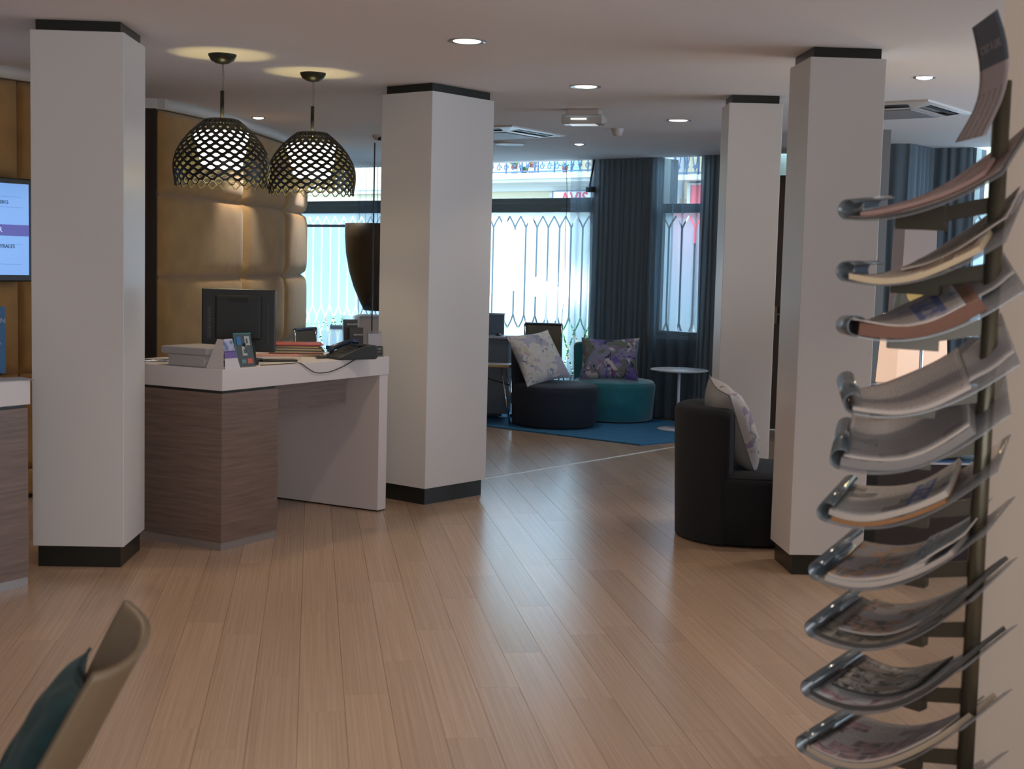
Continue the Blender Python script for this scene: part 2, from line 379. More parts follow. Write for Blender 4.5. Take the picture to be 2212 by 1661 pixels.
# ---- padded orange wall: two stretches, each of separate cushions
def smooth_path(pts):
    pts = [Vector((*p, 0)) for p in pts]; d = [0]
    for a, b in zip(pts, pts[1:]): d.append(d[-1] + (b - a).length)
    def f(t):
        t = max(0, min(d[-1], t)); i = 0
        while i < len(pts) - 2 and t > d[i + 1]: i += 1
        u = (t - d[i]) / (d[i + 1] - d[i]); p0 = pts[max(i - 1, 0)]; p1 = pts[i]; p2 = pts[i + 1]; p3 = pts[min(i + 2, len(pts) - 1)]
        return .5 * ((2 * p1) + (p2 - p0) * u + (2 * p0 - 5 * p1 + 4 * p2 - p3) * u * u + (3 * p1 - p0 - 3 * p2 + p3) * u ** 3)
    return f, d[-1]
def padded(name, pts, cuts_y, label):
    f, Lp = smooth_path(pts)
    root = thing(name, label, 'wall panel', (0, 0, 0))
    # backing board
    bm = newbm(); g = []
    n = 24
    A = [f(Lp * k / n) for k in range(n + 1)]
    def nrm(t):
        d = (f(min(t + .02, Lp)) - f(max(t - .02, 0))).normalized(); return Vector((d.y, -d.x, 0))
    for k in range(n):
        t0, t1 = Lp * k / n, Lp * (k + 1) / n
        a0, a1 = f(t0) - nrm(t0) * .03, f(t1) - nrm(t1) * .03; c0, c1 = f(t0) - nrm(t0) * .14, f(t1) - nrm(t1) * .14
        for q in ((a0, a1), (c1, c0)):
            v = [bm.verts.new((q[0].x, q[0].y, 0)), bm.verts.new((q[1].x, q[1].y, 0)), bm.verts.new((q[1].x, q[1].y, 2.5)), bm.verts.new((q[0].x, q[0].y, 2.5))]
            bm.faces.new(v)
    obj('backing_board', bm, ENDWOOD, root)
    # columns by arc length where y reaches the cut
    ts = []
    for cyv in cuts_y:
        best = min((abs(f(Lp * k / 800).y - cyv), Lp * k / 800) for k in range(801)); ts.append(best[1])
    rows = [.02, .18, .76, 1.34, 1.92, 2.50]
    for t0, t1 in zip(ts, ts[1:]):
        for z0, z1 in zip(rows, rows[1:]):
            def fn(u, v, t0=t0, t1=t1, z0=z0, z1=z1):
                tt = t0 + (t1 - t0) * u; e = .045 if t1 - t0 > .6 else .03
                bu = max(0, 1 - abs(2 * u - 1) ** (9 if t1 - t0 > .6 else 5)) ** .5; bv = max(0, 1 - abs(2 * v - 1) ** 7) ** .5
                p = f(tt) + nrm(tt) * (-.03 + (.03 + e) * bu * bv)
                return Vector((p.x, p.y, z0 + (z1 - z0) * v))
            bm = newbm(); gridsurf(bm, fn, 26, 20); obj('padded_panel', bm, FELT, root, recalc=False)
    # white cornice above
    bm = newbm(); prof = [(0, 2.502), (.10, 2.502), (.10, H), (0, H)]
    def pth(u):
        t = Lp * u; return f(t) - nrm(t) * .05, nrm(t), Vector((0, 0, 1))
    sweep(bm, prof, pth, 30); obj('cornice', bm, M('cornice_white', (.70, .68, .64), .6), root)
    return root
padded('padded_wall_panel', [(-3.75, 7.0), (-3.30, 7.76), (-3.034, 8.12), (-2.917, 8.29), (-2.74, 8.56)], [7.0, 8.235, 8.56],
       'orange suede padded wall panelling behind the wall screen, left of the first pillar')
padded('padded_wall_panel', [(-2.491, 9.62), (-2.294, 10.284), (-2.175, 10.95), (-2.085, 11.78), (-2.04, 12.5), (-2.045, 13.35)], [9.62, 10.97, 12.2, 13.35],
       'curved orange suede padded wall panelling behind the hanging lamps')
bm = newbm(); box(bm, -3.6, -2.50, 9.60, 9.66, 0, 2.5); struct('wall_panel_end', bm, ENDWOOD)
bm = newbm(); box(bm, -4.2, -2.50, 9.585, 9.66, 2.5, H); struct('trim_3', bm, CEIL)
# ============================================================ LIGHTS IN THE CEILING
def downlight(x, y, r, label, warm=True, power=30, vis=True, group=None):
    t = thing('ceiling_downlight', label, 'ceiling light', (x, y, H), 0, group)
    b = newbm(); lathe(b, [(r * 1.0, -.001), (r * 1.32, -.004), (r * 1.36, .0), (r * 1.36, .002), (r, .02), (r * .95, .02)], 28, False, False)
    obj('trim_ring', b, M('downlight_ring', (.30, .30, .34), .3, .6), t)
    b = newbm(); lathe(b, [(r * .98, .0), (r * .9, -.004 if warm else -.006), (r * .3, -.006 if warm else -.012)], 28, True, True)
    obj('lens', b, M('warm_lens', (1, 1, 1), .3, emit=(1, .86, .66), es=2.2) if warm else M('cool_lens', (1, 1, 1), .3, emit=(.80, .85, 1), es=9), t)
    c = WARM if warm else (1, .88, .74)
    light('SPOT', 'bulb', (0, 0, -.03), power, c, parent=t, spot_size=R(105 if warm else 75), spot_blend=.55, shadow_soft_size=.06)
    return t
downlight(-.26, 6.792, .070, 'large round recessed downlight nearest the camera, right of the hanging lamps', power=32)
downlight(.397, 8.383, .070, 'round recessed downlight just behind the nearest one, above the boxy emergency light', power=10)
downlight(1.164, 10.158, .070, 'round recessed downlight left of the far slim pillar', power=20)
downlight(.542, 12.332, .040, 'small bright spotlight above the clear top of the big window', False, 25)
downlight(-2.006, 10.721, .042, 'small bright spotlight behind the left hanging lamp by the white cornice', False, 38)
downlight(-1.795, 12.766, .042, 'small bright spotlight behind the right hanging lamp', False, 38)
downlight(2.211, 7.631, .045, 'small bright spotlight right of the near right pillar', False, 35)
for (x, y, pw, nmx) in ((-.95, 5.0, 30, 'the floor before the desks'), (-1.6, 3.2, 22, 'the shell chair'), (.95, 4.6, 30, 'the newspaper rack'), (.5, 2.6, 22, 'the near middle floor'), (2.6, 5.6, 30, 'the dark counter'), (-3.2, 6.2, 22, 'the left desk'), (-.4, .8, 18, 'the photographer'), (3.3, 8.6, 24, 'the far right corner'), (1.6, 1.2, 18, 'the entrance behind')):  # assumed unseen downlights, added outside the frame
    downlight(x, y, .070, 'assumed recessed downlight in the ceiling above %s, outside the picture' % nmx, power=pw, group='assumed downlights outside the picture')

# ---- emergency light box
t = thing('emergency_light', 'boxy clear emergency light fixed to the ceiling near the middle', 'emergency light', (.45, 9.61, H), R(-14))
b = newbm(); box(b, -.12, .12, -.055, .055, -.045, 0); obj('base', b, M('ivory_plastic', (.55, .50, .48), .4), t, bevel=.012)
m_, nt_, b_ = nm('clear_lens'); b_.inputs['Base Color'].default_value = (.62, .60, .58, 1); b_.inputs['Roughness'].default_value = .15; b_.inputs['Transmission Weight'].default_value = .35
b = newbm(); box(b, -.15, .15, -.06, .06, -.105, -.04); obj('lens_cover', b, m_, t, bevel=.018, segs=3)
b = newbm(); box(b, -.09, .09, -.05, .05, -.108, -.103); obj('bright_face', b, M('em_face', (.9, .9, .9), .3, emit=(.85, .95, 1), es=.45), t)
b = newbm(); tube(b, [(-.08, -.061, -.07), (.03, -.061, -.07)], .006); obj('lamp_tube', b, M('em_tube', (1, 1, 1), .2, emit=(1, .98, .95), es=1), t)
# ---- smoke detector, motion sensor, round vent
b = newbm(); lathe(b, [(.05, 0), (.05, -.012), (.044, -.03), (.036, -.052), (.018, -.062)], 24, False, True)
tag(obj('smoke_detector', b, M('ivory_plastic', (1, 1, 1)), None, (.775, 10.882, H)), 'round ivory smoke detector on the ceiling right of the emergency light', 'smoke detector')
t = thing('motion_sensor', 'small domed ceiling sensor half hidden by the middle pillar', 'sensor', (-1.205, 12.0, H))
b = newbm(); lathe(b, [(.055, 0), (.055, -.012), (.045, -.03), (.03, -.042)], 20, False, True); obj('dome', b, M('ivory_plastic', (1, 1, 1)), t)
b = newbm(); box(b, .0, .025, -.05, -.03, -.045, -.012); obj('eye', b, DBLACK, t)
b = newbm(); lathe(b, [(.14, 0), (.14, -.012), (.125, -.022), (.10, -.016), (.02, -.014)], 32, False, True)
tag(obj('round_air_vent', b, M('vent_white', (.60, .62, .64), .4), None, (-.079, 12.34, H)), 'round white air vent disc behind the ceiling air conditioner', 'vent')
# ---- ceiling cassette air conditioners
def cassette(loc, label, a):
    t = thing('ceiling_air_conditioner', label, 'air conditioner', loc, a)
    h = .41; V = M('cassette_white', (.66, .62, .60), .35)
    b = newbm()
    o = [(-h, -h), (h, -h), (h, h), (-h, h)]; i = [(-.25, -.25), (.25, -.25), (.25, .25), (-.25, .25)]
    # four frame sides, each with a real slot
    for k in range(4):
        c, s = cos(k * pi / 2), sin(k * pi / 2)
        def q(x, y, z): return b.verts.new((c * x - s * y, s * x + c * y, z))
        A = [q(-h, -h, -.012), q(h, -h, -.012), q(.25, -.25, -.034), q(-.25, -.25, -.034)]
        B = [q(-.27, -.375, -.019), q(.27, -.375, -.019), q(.25, -.29, -.030), q(-.25, -.29, -.030)]
        for x in range(4): b.faces.new((A[x], A[(x + 1) % 4], B[(x + 1) % 4], B[x]))
        T = [q(-h, -h, 0), q(h, -h, 0)]; b.faces.new((A[0], A[1], T[1], T[0]))
    obj('frame', b, V, t)
    for k in range(4):
        c, s = cos(k * pi / 2), sin(k * pi / 2)
        b = newbm(); vs = [b.verts.new((c * x - s * y, s * x + c * y, z)) for x, y, z in ((-.265, -.372, -.006), (.265, -.372, -.006), (.25, -.292, -.006), (-.25, -.292, -.006))]
        b.faces.new(vs); 
        obj('air_slot', b, M('slot_dark', (.02, .02, .022), .5), t)
        b = newbm(); box(b, -.24, .24, -.352, -.318, -.021, -.018); bmesh.ops.rotate(b, verts=b.verts, cent=(0, 0, 0), matrix=Matrix.Rotation(k * pi / 2, 3, 'Z'))
        obj('louvre', b, M('louvre', (.09, .09, .10), .4), t)
    b = newbm(); box(b, -.24, .24, -.24, .24, -.040, -.028)
    obj('intake_grille', b, M('intake', (.30, .29, .30), .5), t, bevel=.008)
    return t
A_ = R(57 - 90)
def corner_center(c1, ang, dx, dy):
    c, s = cos(ang), sin(ang); return (c1[0] + c * dx - s * dy, c1[1] + s * dx + c * dy, H)
cassette(corner_center((.399, 11.489), R(57), -.41, .41), 'white ceiling air conditioner beside the middle pillar, in front of the big window', R(57))
cassette(corner_center((3.01, 9.235), R(53), -.41, .41), 'white ceiling air conditioner at the far right behind the near right pillar', R(53))

# ============================================================ PENDANT LAMPS
def pendant(loc, label, twist=0):
    t = thing('pendant_lamp', label, 'hanging lamp', loc, twist)
    ztop = -.342 ; zb = -.685                         # relative to the ceiling
    OUT = M('lattice_black', (.014, .013, .008), .38, spec=.3); INN = M('lattice_gold', (.13, .11, .03), .5)
    b = newbm(); lathe(b, [(.075, 0), (.074, -.008), (.062, -.03), (.035, -.046), (.006, -.052)], 28, True, True); obj('canopy', b, OUT, t)
    b = newbm(); tube(b, [(0, 0, -.05), (0, 0, -.195)], .0012, 6); tube(b, [(.004, .003, -.05), (.009, 0, -.12), (.003, 0, -.195)], .0015, 6); obj('cord', b, M('cord_grey', (.18, .16, .15), .5), t)
    b = newbm(); tube(b, [(0, 0, -.19), (0, 0, -.37)], .0105, 14); obj('stem', b, OUT, t)
    # lattice profile
    def prof(z):                                  # z from 0 (top) to 1 (bottom)
        pts = [(0, .090), (.08, .125), (.2, .170), (.35, .212), (.5, .241), (.65, .256), (.8, .2575), (1, .247)]
        for (a, ra), (c, rc) in zip(pts, pts[1:]):
            if z <= c: 
                u = (z - a) / (c - a); return ra + (rc - ra) * u
        return pts[-1][1]
    M_ = 24; rows = 15; hh = 1.0 / (rows / 2 + .3)
    b = newbm(); P = 1.0 / M_; ah, bh = .395 * P, .105 * P
    layer = {}
    def vert(th, z):
        key = (round((th % 1) * 4800), round(z * 4000))
        if key in layer: return layer[key]
        r = prof(z); a = 2 * pi * (th + .025 * z) ; v = b.verts.new((r * cos(a), r * sin(a), ztop + (zb - ztop) * z)); layer[key] = v; return v
    for j in range(rows):
        zc = .15 * hh + (j + 1) * hh / 2
        k = .34 if j == 0 else (.50 if j == 1 else (.60 if j == 2 else .70))
        for i in range(M_):
            tc_ = (i + (.5 if j % 2 else 0)) * P
            O = [(tc_ - ah, zc), (tc_ - bh, zc - hh / 2), (tc_ + bh, zc - hh / 2), (tc_ + ah, zc), (tc_ + bh, zc + hh / 2), (tc_ - bh, zc + hh / 2)]
            I = [(tc_ + (x - tc_) * k * 1.12, zc + (z - zc) * k * (.62 if j < rows - 1 else 1.1)) for x, z in O]
            vo = [vert(*p) for p in O]; vi = [vert(*p) for p in I]
            for q in range(6):
                try: b.faces.new((vo[q], vo[(q + 1) % 6], vi[(q + 1) % 6], vi[q]))
                except ValueError: pass
    o = obj('lattice_shade', b, [OUT, INN], t)
    md = o.modifiers.new('thickness', 'SOLIDIFY'); md.thickness = .005; md.offset = -1; md.material_offset = 1; md.material_offset_rim = 0
    # closed collar above the lattice
    b = newbm(); n = 48
    lathe(b, [(.072, ztop + .004), (.090, ztop), (prof(.07), ztop + (zb - ztop) * .075), (prof(.07) - .004, ztop + (zb - ztop) * .075), (.086, ztop - .005), (.068, ztop - .001)], 48, False, False)
    obj('collar', b, OUT, t)
    b = newbm()
    for k in range(3):
        a = k * 2 * pi / 3; tube(b, [(0, 0, -.352), (.085 * cos(a), .085 * sin(a), -.348)], .004, 6)
    obj('spider', b, OUT, t)
    b = newbm(); lathe(b, [(.055, -.40), (.142, -.412), (.146, -.43), (.130, -.50), (.108, -.585), (.096, -.602), (.02, -.606)], 32, True, True)
    obj('diffuser', b, M('lamp_diffuser', (1, 1, 1), .4, emit=(1, .97, .96), es=3.2), t)
    YEL = (1, .78, .30)
    light('SPOT', 'up_bulb', (0, 0, -.385), 5.5, YEL, (pi, 0, 0), t, spot_size=R(76), spot_blend=.45, shadow_soft_size=.03)
    light('POINT', 'side_bulb', (0, 0, -.63), 1.6, YEL, parent=t, shadow_soft_size=.06)
    light('SPOT', 'down_bulb', (0, 0, -.615), 13, (1, .80, .52), (0, 0, 0), t, spot_size=R(110), spot_blend=.6, shadow_soft_size=.08)
    return t
pendant((-1.586, 7.44, H), 'black honeycomb lattice hanging lamp, the nearer left one of the pair over the desk', 0)
pendant((-1.199, 8.09, H), 'black honeycomb lattice hanging lamp, the farther right one of the pair over the desk', R(9))
# ============================================================ RECEPTION DESKS
DA = R(60.6)
def desk(loc, label, length, with_leg, depth=.80):
    # local x runs along the front (away from the camera), y to the back left
    t = thing('reception_desk', label, 'desk', loc, DA)
    b = newbm(); box(b, 0, length, 0, depth, .820, .929); obj('worktop', b, WHITE, t, bevel=.003)
    b = newbm(); box(b, .008, .452 if with_leg else length - .008, .008, depth - .02, .040, .806); obj('cabinet_body', b, DARKWOOD, t, bevel=.001)
    b = newbm(); box(b, .02, .44 if with_leg else length - .02, .02, depth - .03, .804, .822); obj('shadow_gap', b, BLACK, t)
    b = newbm(); box(b, .010, .450 if with_leg else length - .010, .012, depth - .03, 0, .040); obj('kick_plate', b, M('kick_alu', (.36, .32, .30) if with_leg else (.5, .5, .54), .35, .5), t)
    if with_leg:
        b = newbm(); box(b, length - .088, length - .003, .006, depth - .01, .008, .821); obj('side_panel', b, WHITE, t, bevel=.002)
        b = newbm(); box(b, length - .080, length - .012, .016, depth - .02, 0, .01); obj('foot', b, BLACK, t)
        b = newbm(); box(b, .452, 1.18, .10, .13, .660, .82); obj('apron', b, DARKWOOD, t)
        b = newbm(); box(b, 1.12, 1.18, .13, .6, .660, .82); obj('cross_rail', b, DARKWOOD, t)
    return t
desk((-1.460, 6.893, 0), 'white topped reception desk with brown cabinet and open knee space, under the hanging lamps', 1.475, True)
desk((-2.142 - .4909 * 1.3, 6.083 - .8712 * 1.3, 0), 'white topped brown desk cut off by the left edge of the picture', 1.3, False)
Z = .929
def rel(x, y): return (x, y)
# ---- items on the desk
def onto(x, y): # world position of a point in the desk frame
    return (-1.460 + cos(DA) * x - sin(DA) * y, 6.893 + sin(DA) * x + cos(DA) * y, Z)
# printer
t = thing('receipt_printer', 'low grey printer with cables in its back, at the near corner of the desk', 'printer', onto(.10, .27), DA)
PR = M('printer_grey', (.40, .37, .36), .5)
b = newbm(); box(b, -.075, .19, -.13, .12, .0, .062); obj('base', b, PR, t, bevel=.006)
b = newbm(); box(b, -.085, .20, -.15, .16, .062, .10); obj('lid', b, M('printer_lid', (.36, .34, .34), .5), t, bevel=.006)
b = newbm()
for k in range(4): box(b, .03 + k * .035, .055 + k * .035, -.1315, -.128, .018, .044)
obj('ports', b, DBLACK, t)
b = newbm(); box(b, .055, .075, -.145, -.128, .032, .046); obj('cable_plug', b, M('green_plug', (.35, .42, .04), .4), t)
b = newbm(); box(b, .10, .125, -.15, -.128, .03, .044); obj('cable_plug', b, DBLACK, t)
b = newbm(); box(b, .04, .052, -.14, -.128, .01, .02); obj('cable_plug', b, DBLACK, t)
# tent card
t = thing('tent_card', 'white folded tent card with a purple band at the desk corner', 'card', onto(.035, .012), DA)
b = newbm()
pA = [(-.0, .11, 0), (.0, .005, 0), (.035, .02, .148), (.035, .075, .150)]
b = newbm(); v = [b.verts.new(p) for p in ((-.015, .115, 0), (-.010, .002, 0), (.020, .030, .148), (.018, .068, .150))]; b.faces.new(v); 
obj('side_face', b, M('card_white', (.62, .56, .53), .5), t, solid=.0012)
def cardmat():
    m, nt, b = nm('tent_print'); N = nt.nodes; L = nt.links; tc = N.new('ShaderNodeTexCoord'); sp = N.new('ShaderNodeSeparateXYZ'); L.new(tc.outputs['Object'], sp.inputs[0])
    r = ramp(nt, [(0, (.62, .60, .62)), (.345, (.16, .10, .34)), (.55, (.10, .05, .22)), (.60, (.42, .44, .62)), (.93, (.55, .55, .66))], 'CONSTANT')
    mr = N.new('ShaderNodeMath'); mr.operation = 'DIVIDE'; mr.inputs[1].default_value = .15; L.new(sp.outputs[2], mr.inputs[0]); L.new(mr.outputs[0], r.inputs[0])
    n = N.new('ShaderNodeTexNoise'); n.inputs['Scale'].default_value = 28; L.new(tc.outputs['Object'], n.inputs['Vector'])
    r2 = ramp(nt, [(.50, (1, 1, 1)), (.58, (.35, .48, .62))]); L.new(n.outputs['Fac'], r2.inputs[0])
    mx = N.new('ShaderNodeMix'); mx.data_type = 'RGBA'; mx.blend_type = 'MULTIPLY'
    gt = N.new('ShaderNodeMath'); gt.operation = 'GREATER_THAN'; gt.inputs[1].default_value = .092; L.new(sp.outputs[2], gt.inputs[0])
    L.new(gt.outputs[0], mx.inputs[0]); L.new(r.outputs[0], mx.inputs[6]); L.new(r2.outputs[0], mx.inputs[7]); L.new(mx.outputs[2], b.inputs['Base Color']); return m
b = newbm(); v = [b.verts.new(p) for p in ((.0, .0, 0), (.115, .0, 0), (.085, .030, .150), (.022, .030, .150))]; b.faces.new(v)
obj('printed_face', b, cardmat(), t, solid=.0012)
text('lettering', 'hotel', .018, M('print_grey', (.2, .2, .22), .6), t, (.058, .004, .024), (R(78), 0, 0)) if False else None
# payment sign
t = thing('payment_sign', 'dark sign with payment card symbols on the desk edge behind the tent card', 'sign', onto(.185, .055), DA - R(8))
b = newbm(); box(b, 0, .115, -.002, .004, 0, .175); obj('board', b, M('sign_dark', (.055, .066, .068), .35), t, rot=(R(-14), 0, 0))
b = newbm(); box(b, -.002, .117, -.003, .003, .172, .178); box(b, -.002, .001, -.003, .003, 0, .178); obj('teal_edge', b, M('teal_edge', (.03, .22, .20), .3), t, rot=(R(-14), 0, 0))
for (x, z, w, h, c) in ((.012, .115, .030, .044, (.03, .16, .42)), (.066, .112, .034, .048, (.42, .47, .47)), (.060, .070, .030, .034, (.05, .10, .11)), (.025, .018, .032, .02, (.12, .22, .22)), (.066, .016, .034, .026, (.55, .10, .06)), (.040, .058, .032, .048, (.45, .48, .46))):
    b = newbm(); box(b, x, x + w, -.0045, -.002, z, z + h); obj('card_symbol', b, M('sym%.2f%.2f' % (c[0], c[1]), c, .4), t, rot=(R(-14), 0, 0))
for (x, z, w, h) in ((.074, .122, .012, .026), (.049, .070, .014, .022)):
    b = newbm(); box(b, x, x + w, -.0058, -.004, z, z + h); obj('card_symbol', b, M('symdark', (.08, .10, .10), .4), t, rot=(R(-14), 0, 0))
b = newbm(); box(b, .03, .10, .0, .06, 0, .01); tube(b, [(.06, .055, .005), (.06, .02, .12)], .006); obj('stand', b, DBLACK, t)
# card terminal
t = thing('card_terminal', 'black card terminal standing beside the payment sign', 'card terminal', onto(.345, .075), DA + R(20))
b = newbm(); v = [b.verts.new(p) for p in ((-.03, 0, 0), (.06, 0, 0), (.06, .06, 0), (-.03, .06, 0), (-.045, .02, .115), (-.02, .02, .12), (-.02, .045, .12), (-.045, .045, .115))]
for f in ((0, 1, 2, 3), (4, 5, 6, 7), (0, 1, 5, 4), (1, 2, 6, 5), (2, 3, 7, 6), (3, 0, 4, 7)): b.faces.new([v[i] for i in f])
obj('body', b, DBLACK, t, bevel=.004)
b = newbm(); tube(b, [(.052, .02, .02), (.048, .02, .06), (.03, .03, .12)], .0035); obj('arm', b, DBLACK, t)
# monitor (back towards the camera)
t = thing('computer_monitor', 'black flat computer monitor seen from behind on the reception desk', 'monitor', (-1.50, 7.50, Z), R(3))
SH = M('monitor_shell', (.010, .011, .011), .38)
b = newbm(); box(b, -.200, .200, -.012, .022, .052, .395); obj('shell', b, SH, t, bevel=.008, segs=3)
b = newbm(); box(b, -.125, .125, -.036, -.01, .12, .36); obj('rear_housing', b, SH, t, bevel=.012)
b = newbm(); box(b, -.055, .055, -.040, -.034, .325, .347); obj('handle_recess', b, M('recess', (.004, .004, .004), .6), t)
b = newbm()
for k in range(22): box(b, -.168, -.148, -.0135, -.0115, .12 + k * .0082, .1235 + k * .0082)
obj('vent_slots', b, M('vent_grey', (.085, .085, .08), .5), t, kind='stuff')
b = newbm()
for k in range(22): box(b, .158, .164, -.0135, -.0115, .10 + k * .0100, .1035 + k * .0100)
obj('vent_slots', b, M('vent_grey', (.085, .085, .08), .5), t, kind='stuff')
b = newbm(); box(b, -.04, .09, -.045, -.012, .055, .10); obj('connector_panel', b, M('conn', (.025, .03, .03), .3), t, bevel=.003)
b = newbm(); box(b, -.04, .04, -.035, .0, .0, .2); box(b, -.12, .12, -.07, .10, 0, .012); obj('stand', b, SH, t, bevel=.004)
b = newbm(); box(b, -.188, .188, .0225, .0235, .065, .383); obj('screen', b, M('scr_off', (.10, .14, .2), .1, emit=(.4, .55, .8), es=.6), t)
b = newbm(); tube(b, [(.06, -.045, .06), (.075, -.08, .03), (.085, -.10, .004), (.06, -.12, .004)], .003, 6); obj('cable', b, DBLACK, t)
# papers and folders
t = thing('folder_stack', 'stack of papers and folders topped by a red folder beside the monitor', 'folders', (-1.275, 8.075, Z), R(8))
z = 0
PC = [(.42, .30, .10), (.60, .52, .40), (.25, .05, .05), (.55, .45, .25), (.12, .10, .07), (.58, .48, .25), (.20, .17, .13), (.5, .38, .16), (.30, .06, .06), (.6, .55, .45)]
for k in range(9):
    h = .0075; b = newbm(); dx = random.uniform(-.012, .012); ins = 0
    box(b, -.15 + dx, .15 + dx, -.13, .13, z, z + h - .0012); obj('folder', b, M('folder%d' % (k % 10), PC[k % 10], .6), t, rot=(0, 0, R(random.uniform(-5, 5))), label='thin coloured folder edge'); z += h
b = newbm(); box(b, -.17, .15, -.15, .13, z, z + .004); obj('folder', b, M('red_folder', (.36, .075, .06), .5), t, rot=(0, 0, R(4)), label='red top folder')
t = thing('paper_tray', 'pale paper stack lying between monitor and folder stack', 'papers', (-1.36, 7.72, Z), R(12))
b = newbm(); box(b, -.13, .15, -.08, .08, .0, .018); obj('paper_block', b, M('paper_cream', (.60, .53, .44), .7), t)
b = newbm(); box(b, -.12, .16, -.07, .09, .018, .022); obj('top_sheet', b, M('red_sheet', (.42, .20, .16), .7), t, rot=(0, 0, R(6)))
b = newbm(); box(b, -.10, .10, -.04, .04, 0, .012); tag(obj('keyboard', b, DBLACK, None, (-1.29, 7.545, Z), (0, 0, R(25)), bevel=.004), 'black keyboard edge lying in front of the paper stack', 'keyboard')
# phone
t = thing('desk_telephone', 'black desk telephone on the far end of the reception desk', 'telephone', (-.925, 7.905, Z), R(35))
PH = M('phone_black', (.022, .025, .025), .42)
b = newbm(); prof = [(-.14, .0), (-.14, .012), (.02, .075), (.10, .082), (.115, .055), (.115, .012), (.10, 0)]
for side in (0,):
    a = [b.verts.new((x, -.10, z)) for x, z in prof]; c = [b.verts.new((x, .10, z)) for x, z in prof]
    b.faces.new(a); b.faces.new(c[::-1])
    for k in range(len(prof)): b.faces.new((a[k], a[(k + 1) % len(prof)], c[(k + 1) % len(prof)], c[k]))
obj('body', b, PH, t, bevel=.010, segs=3)
b = newbm(); tube(b, [(-.11, .075, .04), (-.08, .075, .062), (.03, .075, .098), (.075, .075, .090)], [.017, .016, .014, .018], 10); obj('handset', b, M('phone_blue', (.02, .03, .06), .25), t)
b = newbm()
for k in range(3):
    for j in range(4): box(b, -.085 + j * .024, -.07 + j * .024, -.07 + k * .028, -.052 + k * .028, .034 + j * .0105, .043 + j * .0105)
obj('keypad', b, M('keys_grey', (.06, .065, .07), .4), t, kind='stuff')
b = newbm(); box(b, -.01, .045, -.085, .03, .078, .084); obj('display', b, M('phone_lcd', (.03, .04, .05), .15), t)
b = newbm(); pts = [(-.15 - .055 * q + .008 * sin(q * 70), .04 + .006 * cos(q * 70), .01 + .006 * sin(q * 70 + 1)) for q in [k / 120 for k in range(121)]]
tube(b, pts, .0035, 5); obj('coiled_cord', b, DBLACK, t)
# loose cable over the desk front
b = newbm(); P0_ = [(.33, .03, .004), (.42, .01, .004), (.55, .0, .004), (.62, -.004, .002), (.68, -.008, -.028), (.76, -.008, -.058), (.88, -.008, -.060), (1.0, -.008, -.038), (1.1, -.006, -.010), (1.14, .0, .003), (1.17, .05, .004)]
f, Lp = smooth_path([(0, 0), (1, 1)])
def sp3(pts, n=60):
    pts = [Vector(p) for p in pts]; out = []
    for i in range(len(pts) - 1):
        p0 = pts[max(i - 1, 0)]; p1 = pts[i]; p2 = pts[i + 1]; p3 = pts[min(i + 2, len(pts) - 1)]
        for k in range(8):
            u = k / 8; out.append(.5 * ((2 * p1) + (p2 - p0) * u + (2 * p0 - 5 * p1 + 4 * p2 - p3) * u * u + (3 * p1 - p0 - 3 * p2 + p3) * u ** 3))
    out.append(pts[-1]); return out
tube(b, sp3(P0_), .0026, 6)
tag(obj('loose_cable', b, DBLACK, None, (-1.460, 6.893, Z), (0, 0, DA)), 'thin black cable drooping over the front edge of the reception desk', 'cable')
# brochure holders
def leaflet_mat(name, dark, light_, band):
    m, nt, b = nm(name); N = nt.nodes; L = nt.links; tc = N.new('ShaderNodeTexCoord')
    br = N.new('ShaderNodeTexBrick'); br.inputs['Scale'].default_value = 60; br.inputs['Color1'].default_value = (*dark, 1); br.inputs['Color2'].default_value = (*[d * 1.5 for d in dark], 1); br.inputs['Mortar'].default_value = (*light_, 1); br.inputs['Mortar Size'].default_value = band
    mp = N.new('ShaderNodeMapping'); mp.inputs['Rotation'].default_value = (R(90), 0, 0); L.new(tc.outputs['Object'], mp.inputs[0]); L.new(mp.outputs[0], br.inputs['Vector']); L.new(br.outputs[0], b.inputs['Base Color']); return m
ACR = M('acrylic', (.80, .85, .88), .06, trans=.95, spec=.5)
LEAF = M('leaflet_dark', (.035, .030, .028), .4); LG = M('leaflet_grey', (.16, .15, .15), .5); LW = M('leaflet_pale', (.42, .40, .44), .5)
TXT = M('print_pale', (.5, .48, .46), .6)
t = thing('brochure_holder', 'clear brochure holder with black leaflets behind the telephone', 'leaflet holder', (-.955, 8.17, Z), R(28))
b = newbm(); box(b, -.055, .055, .03, .033, 0, .235); box(b, -.055, .055, -.03, -.027, 0, .09); box(b, -.055, .055, -.03, .033, 0, .004); obj('holder', b, ACR, t)
b = newbm(); box(b, -.048, .042, .012, .02, .01, .215); obj('leaflet', b, LEAF, t, rot=(R(-6), 0, 0)); text('lettering', 'BON APPETIT', .013, TXT, t, (-.0, -.010, .185), (R(84), 0, 0))
b = newbm(); box(b, -.02, .062, -.02, -.010, .01, .165); obj('leaflet', b, LEAF, t, rot=(R(-6), 0, R(-8))); text('lettering', 'BARSTER', .014, TXT, t, (.018, -.042, .125), (R(84), 0, R(-8)))
t = thing('card_holder', 'small clear holder of pale leaflets at the far right end of the desk', 'leaflet holder', (-.815, 8.13, Z), R(28))
b = newbm(); box(b, -.045, .045, .02, .023, 0, .15); box(b, -.045, .045, -.02, -.017, 0, .06); box(b, -.045, .045, -.02, .023, 0, .004); obj('holder', b, ACR, t)
b = newbm(); box(b, -.04, .04, .0, .008, .01, .135); obj('leaflet', b, LW, t, rot=(R(-7), 0, 0))
